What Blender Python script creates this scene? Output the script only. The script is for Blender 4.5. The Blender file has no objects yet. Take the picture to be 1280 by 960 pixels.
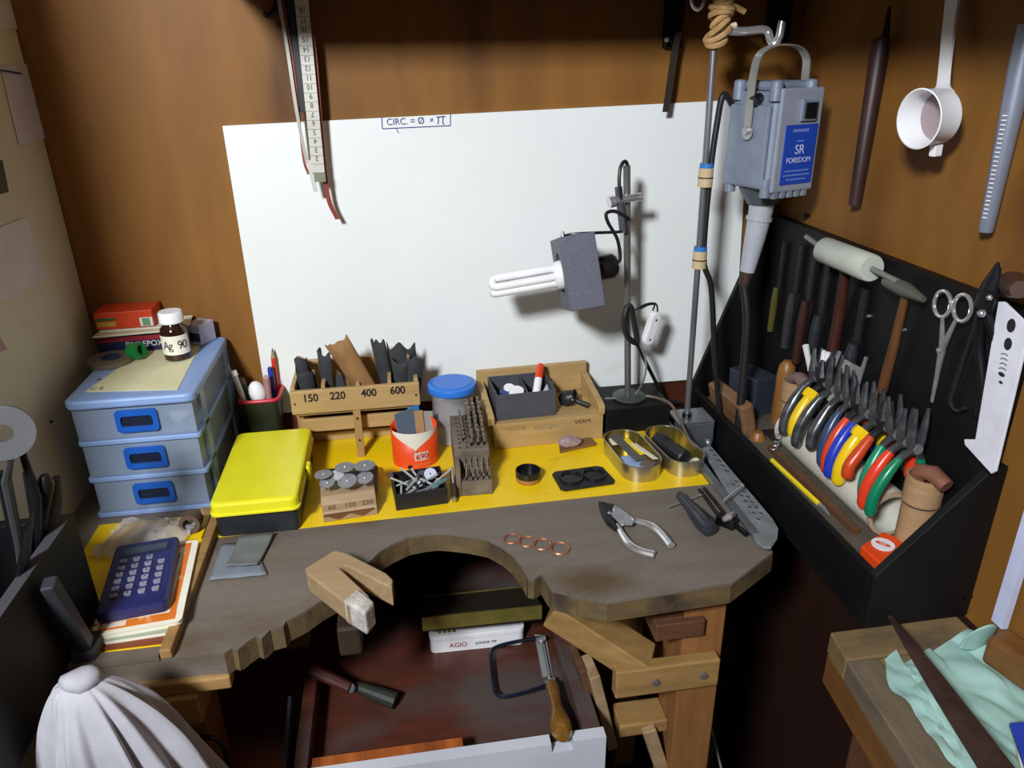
import bpy, bmesh, math, random
from mathutils import Vector, Matrix, noise
random.seed(7)
C = bpy.context.scene.collection
S = bpy.context.scene
V = Vector; PI = math.pi

# ------------------------------------------------------------------ camera
CAM = V((0, -1.12, 1.34)); FPX = 930.0
_p, _r, _y = math.radians(23.3), math.radians(1.0), math.radians(8.5)
FWD = V((math.sin(_y)*math.cos(_p), math.cos(_y)*math.cos(_p), -math.sin(_p)))
_ri = V((math.cos(_y), -math.sin(_y), 0)); _up = _ri.cross(FWD)
RIG = _ri*math.cos(_r) - _up*math.sin(_r); UPV = _ri*math.sin(_r) + _up*math.cos(_r)
cd = bpy.data.cameras.new('camera'); cam = bpy.data.objects.new('camera', cd); C.objects.link(cam)
cd.sensor_width = 36; cd.lens = FPX/1280*36; cd.clip_start = .02
cam.matrix_world = Matrix(((RIG.x, UPV.x, -FWD.x, CAM.x), (RIG.y, UPV.y, -FWD.y, CAM.y), (RIG.z, UPV.z, -FWD.z, CAM.z), (0, 0, 0, 1)))
S.camera = cam
# ------------------------------------------------------------------ world, lamps, exposure
w = bpy.data.worlds.new('world'); S.world = w; w.use_nodes = True
w.node_tree.nodes['Background'].inputs[0].default_value = (.80, .88, 1, 1)
w.node_tree.nodes['Background'].inputs[1].default_value = .09
ld = bpy.data.lights.new('room_lamp', 'AREA'); ld.shape = 'RECTANGLE'; ld.size = .22; ld.size_y = .2
ld.energy = 43; ld.color = (.93, .97, 1)
lo = bpy.data.objects.new('room_lamp', ld); C.objects.link(lo); lo.location = (-.61, -1.62, 1.95)
lo.rotation_euler = (V((.1, -.1, .95)) - lo.location).to_track_quat('-Z', 'Y').to_euler()
S.view_settings.view_transform = 'Standard'; S.view_settings.look = 'None'
S.view_settings.gamma = 1; S.view_settings.exposure = 0.0; S.view_settings.use_curve_mapping = False

# ------------------------------------------------------------------ picture point -> point on a real plane
def ray(px, py): return RIG*(px-640) + UPV*(480-py) + FWD*FPX
def pz(px, py, z): d = ray(px, py); return CAM + d*((z-CAM.z)/d.z)
def py(px, py_, y): d = ray(px, py_); return CAM + d*((y-CAM.y)/d.y)
def pxx(px, py_, x): d = ray(px, py_); return CAM + d*((x-CAM.x)/d.x)

# ------------------------------------------------------------------ materials
def lin(c):
    if isinstance(c, str): c = tuple(int(c[i:i+2], 16)/255 for i in (0, 2, 4))
    return tuple((v/12.92 if v <= .04045 else ((v+.055)/1.055)**2.4) for v in c[:3]) + (1,)
_M = {}
def mat(name, col, rough=.5, metal=0, col2=None, sc=(30, 30, 30), amt=.5, bump=0, bsc=200, alpha=1, trans=0, coat=0, detail=4, wave=None, sheen=0, spec=.5, spots=None):
    if name in _M: return _M[name]
    m = bpy.data.materials.new(name); m.use_nodes = True; nt = m.node_tree; N = nt.nodes; L = nt.links
    b = N['Principled BSDF']
    b.inputs['Roughness'].default_value = rough; b.inputs['Metallic'].default_value = metal
    b.inputs['Alpha'].default_value = alpha; b.inputs['Transmission Weight'].default_value = trans
    b.inputs['Coat Weight'].default_value = coat; b.inputs['Specular IOR Level'].default_value = spec
    tc = N.new('ShaderNodeTexCoord'); mp = N.new('ShaderNodeMapping'); L.new(tc.outputs['Object'], mp.inputs[0])
    mp.inputs['Scale'].default_value = sc
    nz = N.new('ShaderNodeTexNoise'); nz.inputs['Scale'].default_value = 1; nz.inputs['Detail'].default_value = detail
    nz.inputs['Roughness'].default_value = .6
    L.new(mp.outputs[0], nz.inputs[0])
    cr = N.new('ShaderNodeValToRGB')
    c1 = lin(col); c2 = lin(col2) if col2 else tuple(v*.86 for v in c1[:3])+(1,)
    cr.color_ramp.elements[0].position = .5-.25*amt-.05; cr.color_ramp.elements[1].position = .5+.25*amt+.05
    cr.color_ramp.elements[0].color = c2; cr.color_ramp.elements[1].color = c1
    L.new(nz.outputs[0], cr.inputs[0]); out = cr.outputs[0]
    if spots:                                                  # stains and wear of their own shape
        scol, ssc, thr = spots
        m2 = N.new('ShaderNodeMapping'); m2.inputs['Scale'].default_value = ssc; L.new(tc.outputs['Object'], m2.inputs[0])
        n2 = N.new('ShaderNodeTexNoise'); n2.inputs['Scale'].default_value = 1; n2.inputs['Detail'].default_value = 6; L.new(m2.outputs[0], n2.inputs[0])
        r2 = N.new('ShaderNodeValToRGB'); r2.color_ramp.elements[0].position = thr; r2.color_ramp.elements[1].position = min(1, thr+.16)
        L.new(n2.outputs[0], r2.inputs[0])
        mx = N.new('ShaderNodeMix'); mx.data_type = 'RGBA'; L.new(r2.outputs[0], mx.inputs[0]); L.new(out, mx.inputs[6]); mx.inputs[7].default_value = lin(scol)
        out = mx.outputs[2]
    L.new(out, b.inputs['Base Color'])
    if bump:
        n3 = N.new('ShaderNodeTexNoise'); n3.inputs['Scale'].default_value = bsc; n3.inputs['Detail'].default_value = 3
        L.new(tc.outputs['Object'], n3.inputs[0])
        bp = N.new('ShaderNodeBump'); bp.inputs['Strength'].default_value = bump; bp.inputs['Distance'].default_value = .002
        L.new(n3.outputs[0], bp.inputs['Height']); L.new(bp.outputs[0], b.inputs['Normal'])
    _M[name] = m; return m

PLY = mat('plywood', '94642A', .58, col2='623F18', sc=(9, 9, 2.2), amt=1.1, bump=.06, bsc=300, spots=('47290F', (5, 5, 1.6), .55), spec=.3)
CREAM = mat('cream_paint', 'DAD9C6', .6, col2='CCCBB6', sc=(6, 6, 6), bump=.03)
FLOORM = mat('dark_floor', '2A1B14', .7, col2='1A110D', sc=(8, 8, 8))
CEIL = mat('ceiling_paint', 'B8B09C', .8)
BOARDM = mat('white_melamine', 'EEF1F1', .35, col2='E6EAE9', sc=(3, 3, 3), spots=('DDE1D6', (9, 1, 9), .66))
BENCH = mat('worn_bench_wood', '7A7168', .62, col2='5C544C', sc=(5, 26, 26), amt=1.4, bump=.35, bsc=160, spots=('54442F', (5, 9, 9), .54), detail=8)
BEDGE = mat('bench_edge_wood', '7A6440', .6, col2='40372A', sc=(12, 60, 40), amt=1.2, bump=.4, bsc=90, spots=('3A3026', (14, 14, 14), .5))
PINE = mat('pine', 'BFA06C', .5, col2='A08050', sc=(8, 80, 80), amt=1, bump=.1, spots=('7A5C34', (12, 12, 12), .66))
PINEV = mat('pine_upright', 'B08C5A', .5, col2='927044', sc=(60, 60, 7), amt=1, bump=.1)
PALEW = mat('pale_beech', 'AC9270', .55, col2='8C7252', sc=(10, 70, 70), amt=1, bump=.1, spots=('7E6547', (20, 20, 20), .62))
TIMBER = mat('timber_beam', 'A68450', .55, col2='7C5C34', sc=(9, 60, 60), amt=1.1, bump=.1, spots=('54391F', (14, 14, 14), .64))
TIMBERV = mat('timber_post', '9A6A3C', .55, col2='704826', sc=(50, 50, 6), amt=1.1, bump=.1)
REDW = mat('dark_red_plywood', '5E3024', .38, col2='3E241E', sc=(12, 40, 20), amt=1, spots=('504644', (5, 8, 8), .46))
BLACKP = mat('black_paint', '111113', .55, col2='0A0A0C', sc=(20, 20, 20), bump=.08, spots=('1E1E20', (60, 20, 60), .7), spec=.3)
BLACKPL = mat('black_plastic', '16161A', .32, col2='101012')
GREYPL = mat('charcoal_card', '4A4B54', .6, col2='42434B', sc=(40, 40, 40))
YEL = mat('yellow_sheet', 'F4CE0E', .38, col2='E6BE0A', sc=(7, 7, 7), amt=.7, spots=('C99A10', (10, 26, 10), .66))
LID = mat('lime_yellow_plastic', 'E4DF24', .35, col2='DAD41C', sc=(12, 12, 12), bump=.05, spots=('B4A71E', (22, 22, 22), .72))
BLUEPL = mat('light_blue_plastic', '94B0E0', .35, col2='86A2D4', sc=(8, 8, 8), alpha=.93)
BLUECL = mat('translucent_blue_plastic', 'A9B9D2', .3, col2='9BADC8', sc=(6, 6, 6), alpha=.42)
BLUEH = mat('deep_blue_plastic', '1D5AB8', .35)
PAPER = mat('paper', 'E8E4D4', .7, col2='DDD8C4')
CREAMP = mat('cream_card', 'D6D3AE', .6, col2='CCC9A2')
WHITE = mat('white_plastic', 'F0F0F2', .3, col2='E6E6EA')
STEEL = mat('steel', 'C8CACF', .32, .75, col2='AAACB2', sc=(80, 80, 80))
CHROME = mat('chrome', 'E4E4E8', .2, .8)
DSTEEL = mat('dark_steel', '55555A', .38, 1, col2='3A3A3E', sc=(60, 60, 60))
ALU = mat('aluminium_tin', 'C9C4B4', .3, .9, col2='A9A28A', sc=(60, 60, 6))
GOLDT = mat('gold_lacquer', 'B8A860', .3, .85, col2='96884A', sc=(40, 40, 10))
GREYM = mat('grey_cast_metal', '8D97A8', .42, .25, col2='7C8698', sc=(30, 30, 30), bump=.12, bsc=400)
LABELB = mat('blue_label', '1F48B4', .35)
SILV = mat('galvanised', '9FA6AC', .38, .8, col2='82898F', sc=(30, 30, 30))
ORANGE = mat('orange_print', 'E8501A', .42, col2='DB4412', sc=(20, 20, 20))
REDP = mat('red_plastic', 'C9283A', .35)
CORD = mat('cord_black', '1B1A1C', .5)
RUBBER = mat('black_rubber', '1C1C20', .45)
INK = mat('ink_black', '1E1A22', .6)
INKB = mat('ink_blue', '2B2C86', .6)
INKR = mat('ink_red', 'A81E28', .6)
BROWNC = mat('cardboard_brown', 'A8875C', .75, col2='93744C', sc=(20, 20, 20))
SANDG = mat('sandpaper_dark', '3B3D42', .85, col2='2E3034', sc=(30, 30, 30), bump=.5, bsc=1500)
SANDB = mat('sandpaper_brown_back', '9A7444', .75, col2='84603A', sc=(30, 30, 30))
COPPER = mat('copper', 'E0957A', .3, .8, col2='C07A60', sc=(90, 90, 90))
ABRA = mat('abrasive_grey', '8A8A90', .7, col2='707076', sc=(120, 120, 120), bump=.4, bsc=1200)
CLOTH = mat('white_cotton', 'AFAEB6', .85, col2='9A99A2', sc=(14, 14, 14), bump=.25, bsc=900)
TEAL = mat('mint_cloth', 'A2C6BE', .85, col2='90B4AC', sc=(14, 14, 14), bump=.25, bsc=900)
ROPE = mat('tan_string', 'C09A68', .85, col2='9C7848', sc=(80, 80, 80), bump=.4)
OLDW = mat('old_dark_wood', '6E4A30', .55, col2='442C1E', sc=(10, 60, 60), amt=1.2, bump=.2)
TOOLW = mat('tool_handle_wood', '9A6A34', .4, col2='7A4E24', sc=(60, 60, 10), amt=1)
TRANSJ = mat('clear_plastic', 'D8D8DC', .2, col2='CDCDD2', alpha=.24)
GLASSB = mat('brown_glass', '30160C', .12, col2='240F08', coat=.5)
RUSTY = mat('rusty_iron', '553C34', .6, .4, col2='3A2924', sc=(30, 30, 30), bump=.3)
PVC = mat('white_pvc', 'D6D3C8', .4, col2='C4C0B4', sc=(16, 16, 16))
CARDT = mat('ribbed_card_tube', 'B08D68', .7, col2='9B7956', sc=(6, 6, 160))
DUST = mat('dusty_tray_floor', '5E564A', .8, col2='4A443A', sc=(24, 24, 24))

# ------------------------------------------------------------------ mesh builder
def rotz(a): return Matrix.Rotation(a, 4, 'Z')
def TR(x, y, z): return Matrix.Translation((x, y, z))
def frame(o, xa, za):                                          # axes matrix from an x direction and a rough z
    xa = V(xa).normalized(); za = V(za); ya = za.cross(xa).normalized(); za = xa.cross(ya)
    return Matrix(((xa.x, ya.x, za.x, o[0]), (xa.y, ya.y, za.y, o[1]), (xa.z, ya.z, za.z, o[2]), (0, 0, 0, 1)))
class MB:
    def __init__(s, M=None): s.bm = bmesh.new(); s.M = M or Matrix.Identity(4)
    def v(s, p): return s.bm.verts.new(s.M @ V(p))
    def f(s, vs):
        try: return s.bm.faces.new(vs)
        except ValueError: return None
    def box(s, x0, x1, y0, y1, z0, z1, t=0):
        a = [s.v(p) for p in ((x0, y0, z0), (x1, y0, z0), (x1, y1, z0), (x0, y1, z0), (x0+t, y0+t, z1), (x1-t, y0+t, z1), (x1-t, y1-t, z1), (x0+t, y1-t, z1))]
        for q in ((3, 2, 1, 0), (4, 5, 6, 7), (0, 1, 5, 4), (1, 2, 6, 5), (2, 3, 7, 6), (3, 0, 4, 7)): s.f([a[i] for i in q])
        return s
    def tube(s, pts, r, n=10, closed=False, cap=True, flat=1.0, ref=None):
        pts = [V(p) for p in pts]; k = len(pts)
        rs = r if isinstance(r, (list, tuple)) else [r]*k
        rings = []; up = V(ref) if ref else None
        for i, p in enumerate(pts):
            if closed: t = pts[(i+1) % k]-pts[i-1]
            else: t = pts[min(i+1, k-1)]-pts[max(i-1, 0)]
            t.normalize()
            if up is None: up = V((0, 0, 1)) if abs(t.z) < .9 else V((1, 0, 0))
            u = (up - t*up.dot(t))
            if u.length < 1e-5: u = t.orthogonal()
            u.normalize(); w_ = t.cross(u)
            if not ref: up = u
            rings.append([s.v(p + (u*math.cos(2*PI*j/n)*flat + w_*math.sin(2*PI*j/n))*rs[i]) for j in range(n)])
        for i in range(k if closed else k-1):
            a, b = rings[i], rings[(i+1) % k]
            for j in range(n): s.f([a[j], a[(j+1) % n], b[(j+1) % n], b[j]])
        if cap and not closed: s.f(rings[0][::-1]); s.f(rings[-1])
        return s
    def cyl(s, a, b, r, r2=None, n=16, cap=True): return s.tube([a, b], [r, r if r2 is None else r2], n, cap=cap)
    def lathe(s, prof, o=(0, 0, 0), n=24, M=None, closed=False):
        M = M or TR(*o); rings = []
        for r, z in prof:
            rings.append([s.v(M @ V((r*math.cos(2*PI*j/n), r*math.sin(2*PI*j/n), z))) for j in range(n)] if r > 1e-6 else [s.v(M @ V((0, 0, z)))])
        m = len(rings)
        for i in range(m if closed else m-1):
            a, b = rings[i], rings[(i+1) % m]
            for j in range(n):
                j2 = (j+1) % n
                if len(a) == 1 and len(b) == 1: continue
                if len(a) == 1: s.f([a[0], b[j2], b[j]][::-1])
                elif len(b) == 1: s.f([a[j], a[j2], b[0]])
                else: s.f([a[j], a[j2], b[j2], b[j]])
        return s
    def prism(s, poly, z0, z1, dz=None):
        a = [s.v((p[0], p[1], z0)) for p in poly]; b = [s.v((p[0], p[1], z1 if dz is None else z1+dz(p))) for p in poly]
        s.f(a[::-1]); s.f(b); n = len(poly)
        for i in range(n): s.f([a[i], a[(i+1) % n], b[(i+1) % n], b[i]])
        return s
    def grid(s, fn, nu, nv, wrap=False):
        g = [[s.v(fn(i/(nu-1) if not wrap else i/nu, j/(nv-1))) for j in range(nv)] for i in range(nu)]
        for i in range(nu if wrap else nu-1):
            for j in range(nv-1): s.f([g[i][j], g[(i+1) % nu][j], g[(i+1) % nu][j+1], g[i][j+1]])
        return s
    def ball(s, c, rx, ry=None, rz=None, n=12, M=None):
        ry = ry or rx; rz = rz or rx; c = V(c); Mx = M or Matrix.Identity(4)
        rings = []
        for i in range(n//2+1):
            t = PI*i/(n//2)
            if i in (0, n//2): rings.append([s.v(c + (Mx @ V((0, 0, rz*math.cos(t)))))])
            else: rings.append([s.v(c + (Mx @ V((rx*math.sin(t)*math.cos(2*PI*j/n), ry*math.sin(t)*math.sin(2*PI*j/n), rz*math.cos(t))))) for j in range(n)])
        for i in range(n//2):
            a, b = rings[i], rings[i+1]
            for j in range(n):
                k = (j+1) % n
                if len(a) == 1: s.f([a[0], b[j], b[k]])
                elif len(b) == 1: s.f([a[j], b[0], a[k]])
                else: s.f([a[j], b[j], b[k], a[k]])
        return s
MW = {}
def fin(name, mb, material, parent=None, bevel=0, smooth=None, sub=0, solid=0, inv=None):
    me = bpy.data.meshes.new(name)
    bmesh.ops.recalc_face_normals(mb.bm, faces=mb.bm.faces)
    if parent is not None:
        R0 = MW[parent.name].inverted(); mb.bm.transform(R0)
    big = len(mb.bm.faces) > 26 if smooth is None else smooth
    if big:
        for f in mb.bm.faces: f.smooth = True
        for e in mb.bm.edges:
            if len(e.link_faces) == 2 and e.calc_face_angle(0) > .7: e.smooth = False
    mb.bm.to_mesh(me); mb.bm.free()
    me.materials.append(material)
    o = bpy.data.objects.new(name, me); C.objects.link(o)
    if parent is not None: o.parent = parent; MW[o.name] = MW[parent.name]
    else: MW[o.name] = Matrix.Identity(4)
    if solid: md = o.modifiers.new('solid', 'SOLIDIFY'); md.thickness = solid; md.offset = 0
    if bevel:
        md = o.modifiers.new('bevel', 'BEVEL'); md.width = bevel; md.segments = 2; md.limit_method = 'ANGLE'; md.angle_limit = .6
    if sub: md = o.modifiers.new('sub', 'SUBSURF'); md.levels = sub; md.render_levels = sub
    return o
def tag(o, label, cat, group=None):
    o['label'] = label; o['category'] = cat
    if group: o['group'] = group
    return o
def thing(name, label, cat, loc=(0, 0, 0), rz=0, group=None):
    o = bpy.data.objects.new(name, None); C.objects.link(o); o.location = loc; o.rotation_euler = (0, 0, rz); o.empty_display_size = .02
    MW[o.name] = TR(*loc) @ rotz(rz); return tag(o, label, cat, group)
def struct(name, mb, m, **k): o = fin(name, mb, m, **k); o['kind'] = 'structure'; return o
def one(name, mb, m, label, cat, group=None, loc=None, **k):
    """a thing that is a single mesh, its origin moved to its base"""
    if loc is None:
        xs = [v.co for v in mb.bm.verts]; loc = V((sum(p.x for p in xs)/len(xs), sum(p.y for p in xs)/len(xs), min(p.z for p in xs)))
    mb.bm.transform(TR(*loc).inverted()); o = fin(name, mb, m, **k); o.location = loc; MW[o.name] = TR(*loc)
    return tag(o, label, cat, group)
def dup(root, M, label=None, group=None):
    r = root.copy(); C.objects.link(r); r.matrix_world = M; MW[r.name] = M
    if label: r['label'] = label
    if group: r['group'] = group
    for ch in list(root.children):
        c = ch.copy(); C.objects.link(c); c.parent = r; MW[c.name] = M
        for g in ch.children: d = g.copy(); C.objects.link(d); d.parent = c
    return r
def text(name, s, size, M, m, parent, ext=.0002, sx=1.0, label=None, align='CENTER', offset=0):
    cu = bpy.data.curves.new('t', 'FONT'); cu.body = s; cu.size = size; cu.extrude = ext; cu.align_x = align; cu.align_y = 'CENTER'; cu.offset = offset
    to = bpy.data.objects.new('t', cu); C.objects.link(to)
    me = bpy.data.meshes.new_from_object(to.evaluated_get(bpy.context.evaluated_depsgraph_get()))
    bpy.data.objects.remove(to); bpy.data.curves.remove(cu)
    me.transform(MW[parent.name].inverted() @ M @ Matrix.Diagonal((sx, 1, 1, 1)))
    me.materials.clear(); me.materials.append(m)
    o = bpy.data.objects.new(name, me); C.objects.link(o); o.parent = parent
    if label: o['label'] = label
    return o
def bez(pts, n=8):                                             # Catmull-Rom through points
    pts = [V(p) for p in pts]; out = []
    P = [pts[0]*2-pts[1]] + pts + [pts[-1]*2-pts[-2]]
    for i in range(1, len(P)-2):
        for k in range(n):
            t = k/n; a, b, c, d = P[i-1:i+3]
            out.append(.5*((2*b)+(c-a)*t+(2*a-5*b+4*c-d)*t*t+(3*b-a-3*c+d)*t*t*t))
    out.append(pts[-1]); return out
XN = Matrix.Rotation(PI/2, 4, 'X')                             # stands text up, facing -Y
def thingM(name, label, cat, M, group=None):
    o = thing(name, label, cat, group=group); o.matrix_world = M; MW[o.name] = M.copy(); return o
BZ = .80; WX = .602; LX = -.455
# ================================================================== the room
struct('floor', MB().box(-2.2, 1.6, -3.6, .05, -.05, 0), FLOORM)
struct('ceiling', MB().box(-2.2, 1.6, -3.6, .05, 2.4, 2.45), CEIL)
struct('wall_back', MB().box(-2.2, WX+.03, 0, .03, 0, 2.4), PLY)
struct('wall_right', MB().box(WX, WX+.03, -2.2, 0, 0, 2.4), PLY)
struct('wall_left', MB().box(LX-.02, LX, -.62, -.002, 0, 2.4), CREAM)
RW = mat('shaded_red_panel', '35180C', .7, col2='200E08', sc=(6, 6, 1.5), amt=1, spec=.3)  # right wall panel, the shade below the tray put into its darker colour
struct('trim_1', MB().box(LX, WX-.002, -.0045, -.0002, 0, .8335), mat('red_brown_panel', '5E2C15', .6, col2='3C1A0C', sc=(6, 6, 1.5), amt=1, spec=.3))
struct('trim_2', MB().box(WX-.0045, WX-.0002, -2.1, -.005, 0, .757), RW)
# shelves that run over the bench, just above the picture
sh = thing('wall_shelf', 'dark wooden shelf along the wall above the white board', 'shelf', (.24, 0, 1.45))
fin('shelf_board', MB().box(-.20, WX-.001, -.27, -.001, 1.45, 1.47), OLDW, sh)
for x, wd, zb_ in ((-.125, .014, 1.362), (.392, .026, 1.357), (.545, .034, 1.362)):
    fin('bracket', MB().box(x, x+wd, -.013, -.001, zb_, 1.449), BLACKP, sh, bevel=.001)
s2 = thing('wall_shelf', 'dark wooden shelf high on the right wall over the tool tray', 'shelf', (WX, -.6, 1.45))
fin('shelf_board', MB().box(WX-.24, WX-.001, -1.0, -.272, 1.45, 1.47), OLDW, s2)
fin('bracket', MB().box(WX-.2, WX-.001, -.30, -.288, 1.42, 1.449), BLACKP, s2)

# ================================================================== white board on the wall
bd = thing('white_board', 'large white board standing against the brown plywood wall', 'board', (.16, 0, .84))
q = [(-.2246, .835), (.553, .838), (.531, 1.2855), (-.2247, 1.2685)]
mb = MB(); a = [mb.v((x, -.006, z)) for x, z in q]; b = [mb.v((x, -.0005, z)) for x, z in q]
mb.f(a); mb.f(b[::-1])
for i in range(4): mb.f([a[i], a[(i+1) % 4], b[(i+1) % 4], b[i]])
fin('panel', mb, BOARDM, bd)
f = MB()                                                       # hand-drawn frame round the formula
c0, c1, c2, c3 = [(p.x, p.z) for p in (py(477, 146, -.0065), py(563, 142, -.0065), py(563, 157, -.0065), py(478, 161, -.0065))]
def stroke(mb, p, q, wd=.0012, y=-.0066):
    d = V((q[0]-p[0], 0, q[1]-p[1])).normalized(); n_ = V((-d.z, 0, d.x))*wd/2
    P0 = V((p[0], y, p[1])); P1 = V((q[0], y, q[1])); mb.f([mb.v(P0-n_), mb.v(P1-n_), mb.v(P1+n_), mb.v(P0+n_)])
for p, q_ in ((c0, c3), (c3, c2), (c2, c1)): stroke(f, p, q_)
pp = py(497, 161, -.0065); stroke(f, (pp.x-.002, pp.z+.0005), (pp.x+.001, pp.z-.006), .001)
fin('drawn_frame', f, INKB, bd)
p = py(513, 151.7, -.0068)
text('handwriting', 'CIRC. = \u00d8  \u00d7', .0125, TR(p.x, p.y, p.z) @ Matrix.Rotation(.015, 4, 'Y').inverted() @ XN, INKB, bd, .0001, .95)

pi_ = MB(); o_ = py(551, 150.5, -.0068)
for a_, b_ in (((-.006, .0045), (.007, .0052)), ((-.003, .0045), (-.0042, -.005)), ((.0032, .005), (.0026, -.0045)), ((.0026, -.0045), (.0045, -.0052))):
    stroke(pi_, (o_.x+a_[0], o_.z+a_[1]), (o_.x+b_[0], o_.z+b_[1]), .0013, -.0068)
fin('handwriting', pi_, INKB, bd)

# ================================================================== the bench
bench = thing('workbench', 'worn dark wooden jeweller bench with a round cutout in its front', 'workbench', (0, -.3, 0))
px_edge = [(280, 817), (290, 810), (297, 812), (308, 803), (320, 795), (327, 798), (338, 787), (354, 783), (358, 776), (372, 769), (380, 765), (400, 751)]
fr = [pz(x, y, BZ) for x, y in px_edge]
arc = [pz(x, y, BZ) for x, y in ((432, 733), (446, 718), (461, 703), (474, 690), (490, 680), (510, 671), (530, 667), (545, 665.5), (558, 666), (585, 669), (610, 674), (627, 683), (640, 693), (651, 707), (660, 723), (668, 724), (677, 718), (683, 728), (689, 737), (705, 741), (722, 746), (740, 748), (760, 752))]
fr2 = [pz(x, y, BZ) for x, y in ((914, 729), (966, 690))]
poly = [(LX+.001, -.495)] + [(-.26, -.498)] + [(p.x, p.y) for p in fr+arc+fr2] + [(.415, -.001), (LX+.001, -.001)]
topo = fin('bench_top', MB().prism(poly, BZ-.026, BZ), BENCH, bench)
# paler sawn band round the edge, a skin proud of the end grain
edge = MB(); ep = [(p.x, p.y) for p in fr+arc+fr2]
for i in range(len(ep)-1):
    a, b = ep[i], ep[i+1]; d = V((b[0]-a[0], b[1]-a[1], 0)).normalized(); n_ = V((d.y, -d.x, 0))*.0012
    j = noise.noise(V((i*1.7, 0, 0)))*.001
    edge.f([edge.v((a[0]+n_.x, a[1]+n_.y, BZ-.027)), edge.v((b[0]+n_.x, b[1]+n_.y, BZ-.027)), edge.v((b[0]+n_.x*.4, b[1]+n_.y*.4, BZ-.003+j)), edge.v((a[0]+n_.x*.4, a[1]+n_.y*.4, BZ-.003))])
fin('sawn_edge', edge, BEDGE, bench)
fin('apron', MB().box(LX+.002, -.203, -.506, -.489, BZ-.042, BZ-.0265), TIMBER, bench, bevel=.002)
fin('edge_strip', MB().box(-.266, -.254, -.500, -.245, BZ, BZ+.012), TIMBER, bench, bevel=.002)
fin('edge_strip', MB().box(LX+.03, -.267, -.500, -.486, BZ, BZ+.006), BENCH, bench)
for x0, x1 in ((-.287, -.236),): fin('support_block', MB().box(x0, x1, -.512, -.40, .722, BZ-.0425), TIMBER, bench, bevel=.002)
fin('leg', MB().box(-.300, -.255, -.455, -.40, 0, .7215), TIMBERV, bench, bevel=.002)
fin('leg', MB().box(.300, .352, -.46, -.40, 0, BZ-.0265), TIMBERV, bench, bevel=.002)
fin('leg', MB().box(.36, .40, -.06, -.02, 0, BZ-.0265), TIMBERV, bench)
fin('leg', MB().box(-.44, -.40, -.06, -.02, 0, BZ-.0265), TIMBERV, bench)
fin('support_block', MB().box(.262, .322, -.470, -.461, .713, .737).box(.262, .299, -.461, -.40, .713, .737), OLDW, bench, bevel=.0015)
cb = fin('crossbeam', MB().box(.214, .343, -.478, -.461, .640, .681), TIMBER, bench, bevel=.002)
for x in (.262, .322): fin('bolt', MB().cyl((x, -.4785, .661), (x, -.482, .661), .0045, n=10), mat('bolt_grey', '857C84', .45, .5), cb)
# slanting brace: its back end rises to the left, its front end lies behind the crossbeam
A = V((.155, -.40, .725)); B = V((.262, -.455, .662))
d = (B-A).normalized(); up = V((0, 0, 1)); sd = d.cross(up).normalized()
fin('brace', MB(frame(A, d, up)).box(0, (B-A).length-.004, -.022, .022, -.018, .018), TIMBER, bench, bevel=.002)
P0 = py(740, 850, -.42); 
A2, B2 = V(py(741, 838, -.42)), V(py(764, 928, -.42))
fin('brace', MB(frame(A2, B2-A2, (0, -1, .3))).box(0, (B2-A2).length, -.008, .006, -.03, .012), PALEW, bench, bevel=.0015)
fin('brace', MB(frame(A2+V((-.012, .012, 0)), B2-A2, (0, -1, .3))).box(0, (B2-A2).length, -.006, .004, -.04, .012), OLDW, bench, bevel=.0015)
fin('rail', MB().box(.235, .30, -.44, -.40, .53, .55), TIMBER, bench, bevel=.002)
fin('brace', MB(frame((.272, -.45, .545), V((.03, 0, -.10)), (0, -1, 0))).box(0, .14, -.009, .009, -.03, 0), PALEW, bench, bevel=.0015)
fin('rail', MB().box(-.25, .30, -.05, -.02, .40, .45), TIMBER, bench)

one('paper_sheet', MB().prism([(-.272, -.291), (.399, -.279), (.400, -.05), (-.272, -.03)], BZ+.0002, BZ+.0012), YEL,
    'large bright yellow sheet covering the back half of the bench top', 'sheet')
one('paper_sheet', MB().prism([(-.41, -.480), (-.268, -.483), (-.268, -.235), (-.41, -.235)], BZ+.0002, BZ+.0012), YEL,
    'yellow sheet under the notebooks at the left end of the bench', 'sheet')

# bench pin: V-notched block jutting over the edge
pin = thing('bench_pin', 'V-notched wooden bench pin jutting over the bench edge', 'bench pin', (-.1, -.42, BZ))
pp = [pz(x, y, .826) for x, y in ((381, 710), (418, 687), (434, 691), (483, 716), (491, 724), (490, 735), (432, 706), (424, 709), (462, 745), (437, 758), (383, 716))]
fin('block', MB().prism([(p.x, p.y) for p in pp], .8005, .826), PALEW, pin, bevel=.002)
tp = [pz(x, y, .828) for x, y in ((447, 735), (468, 752), (456, 767), (428, 750))]
fin('paper_wrapping', MB().prism([(p.x, p.y) for p in tp], .7985, .8285), mat('scuffed_tape', 'C9C6C0', .7, col2='9A958C', sc=(60, 60, 60), bump=.6, bsc=300), pin, bevel=.003, label=None) if False else fin('paper_wrapping', MB().prism([(p.x, p.y) for p in tp], .7985, .8285), mat('scuffed_tape', 'C9C6C0', .7, col2='9A958C', sc=(60, 60, 60), bump=.6, bsc=300), pin, bevel=.003)
fin('clamp_bracket', MB().box(-.10, -.075, -.455, -.40, .735, .7735), mat('shadowed_old_wood', '3A2C1E', .6, col2='2A1F16'), pin, bevel=.003)

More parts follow.
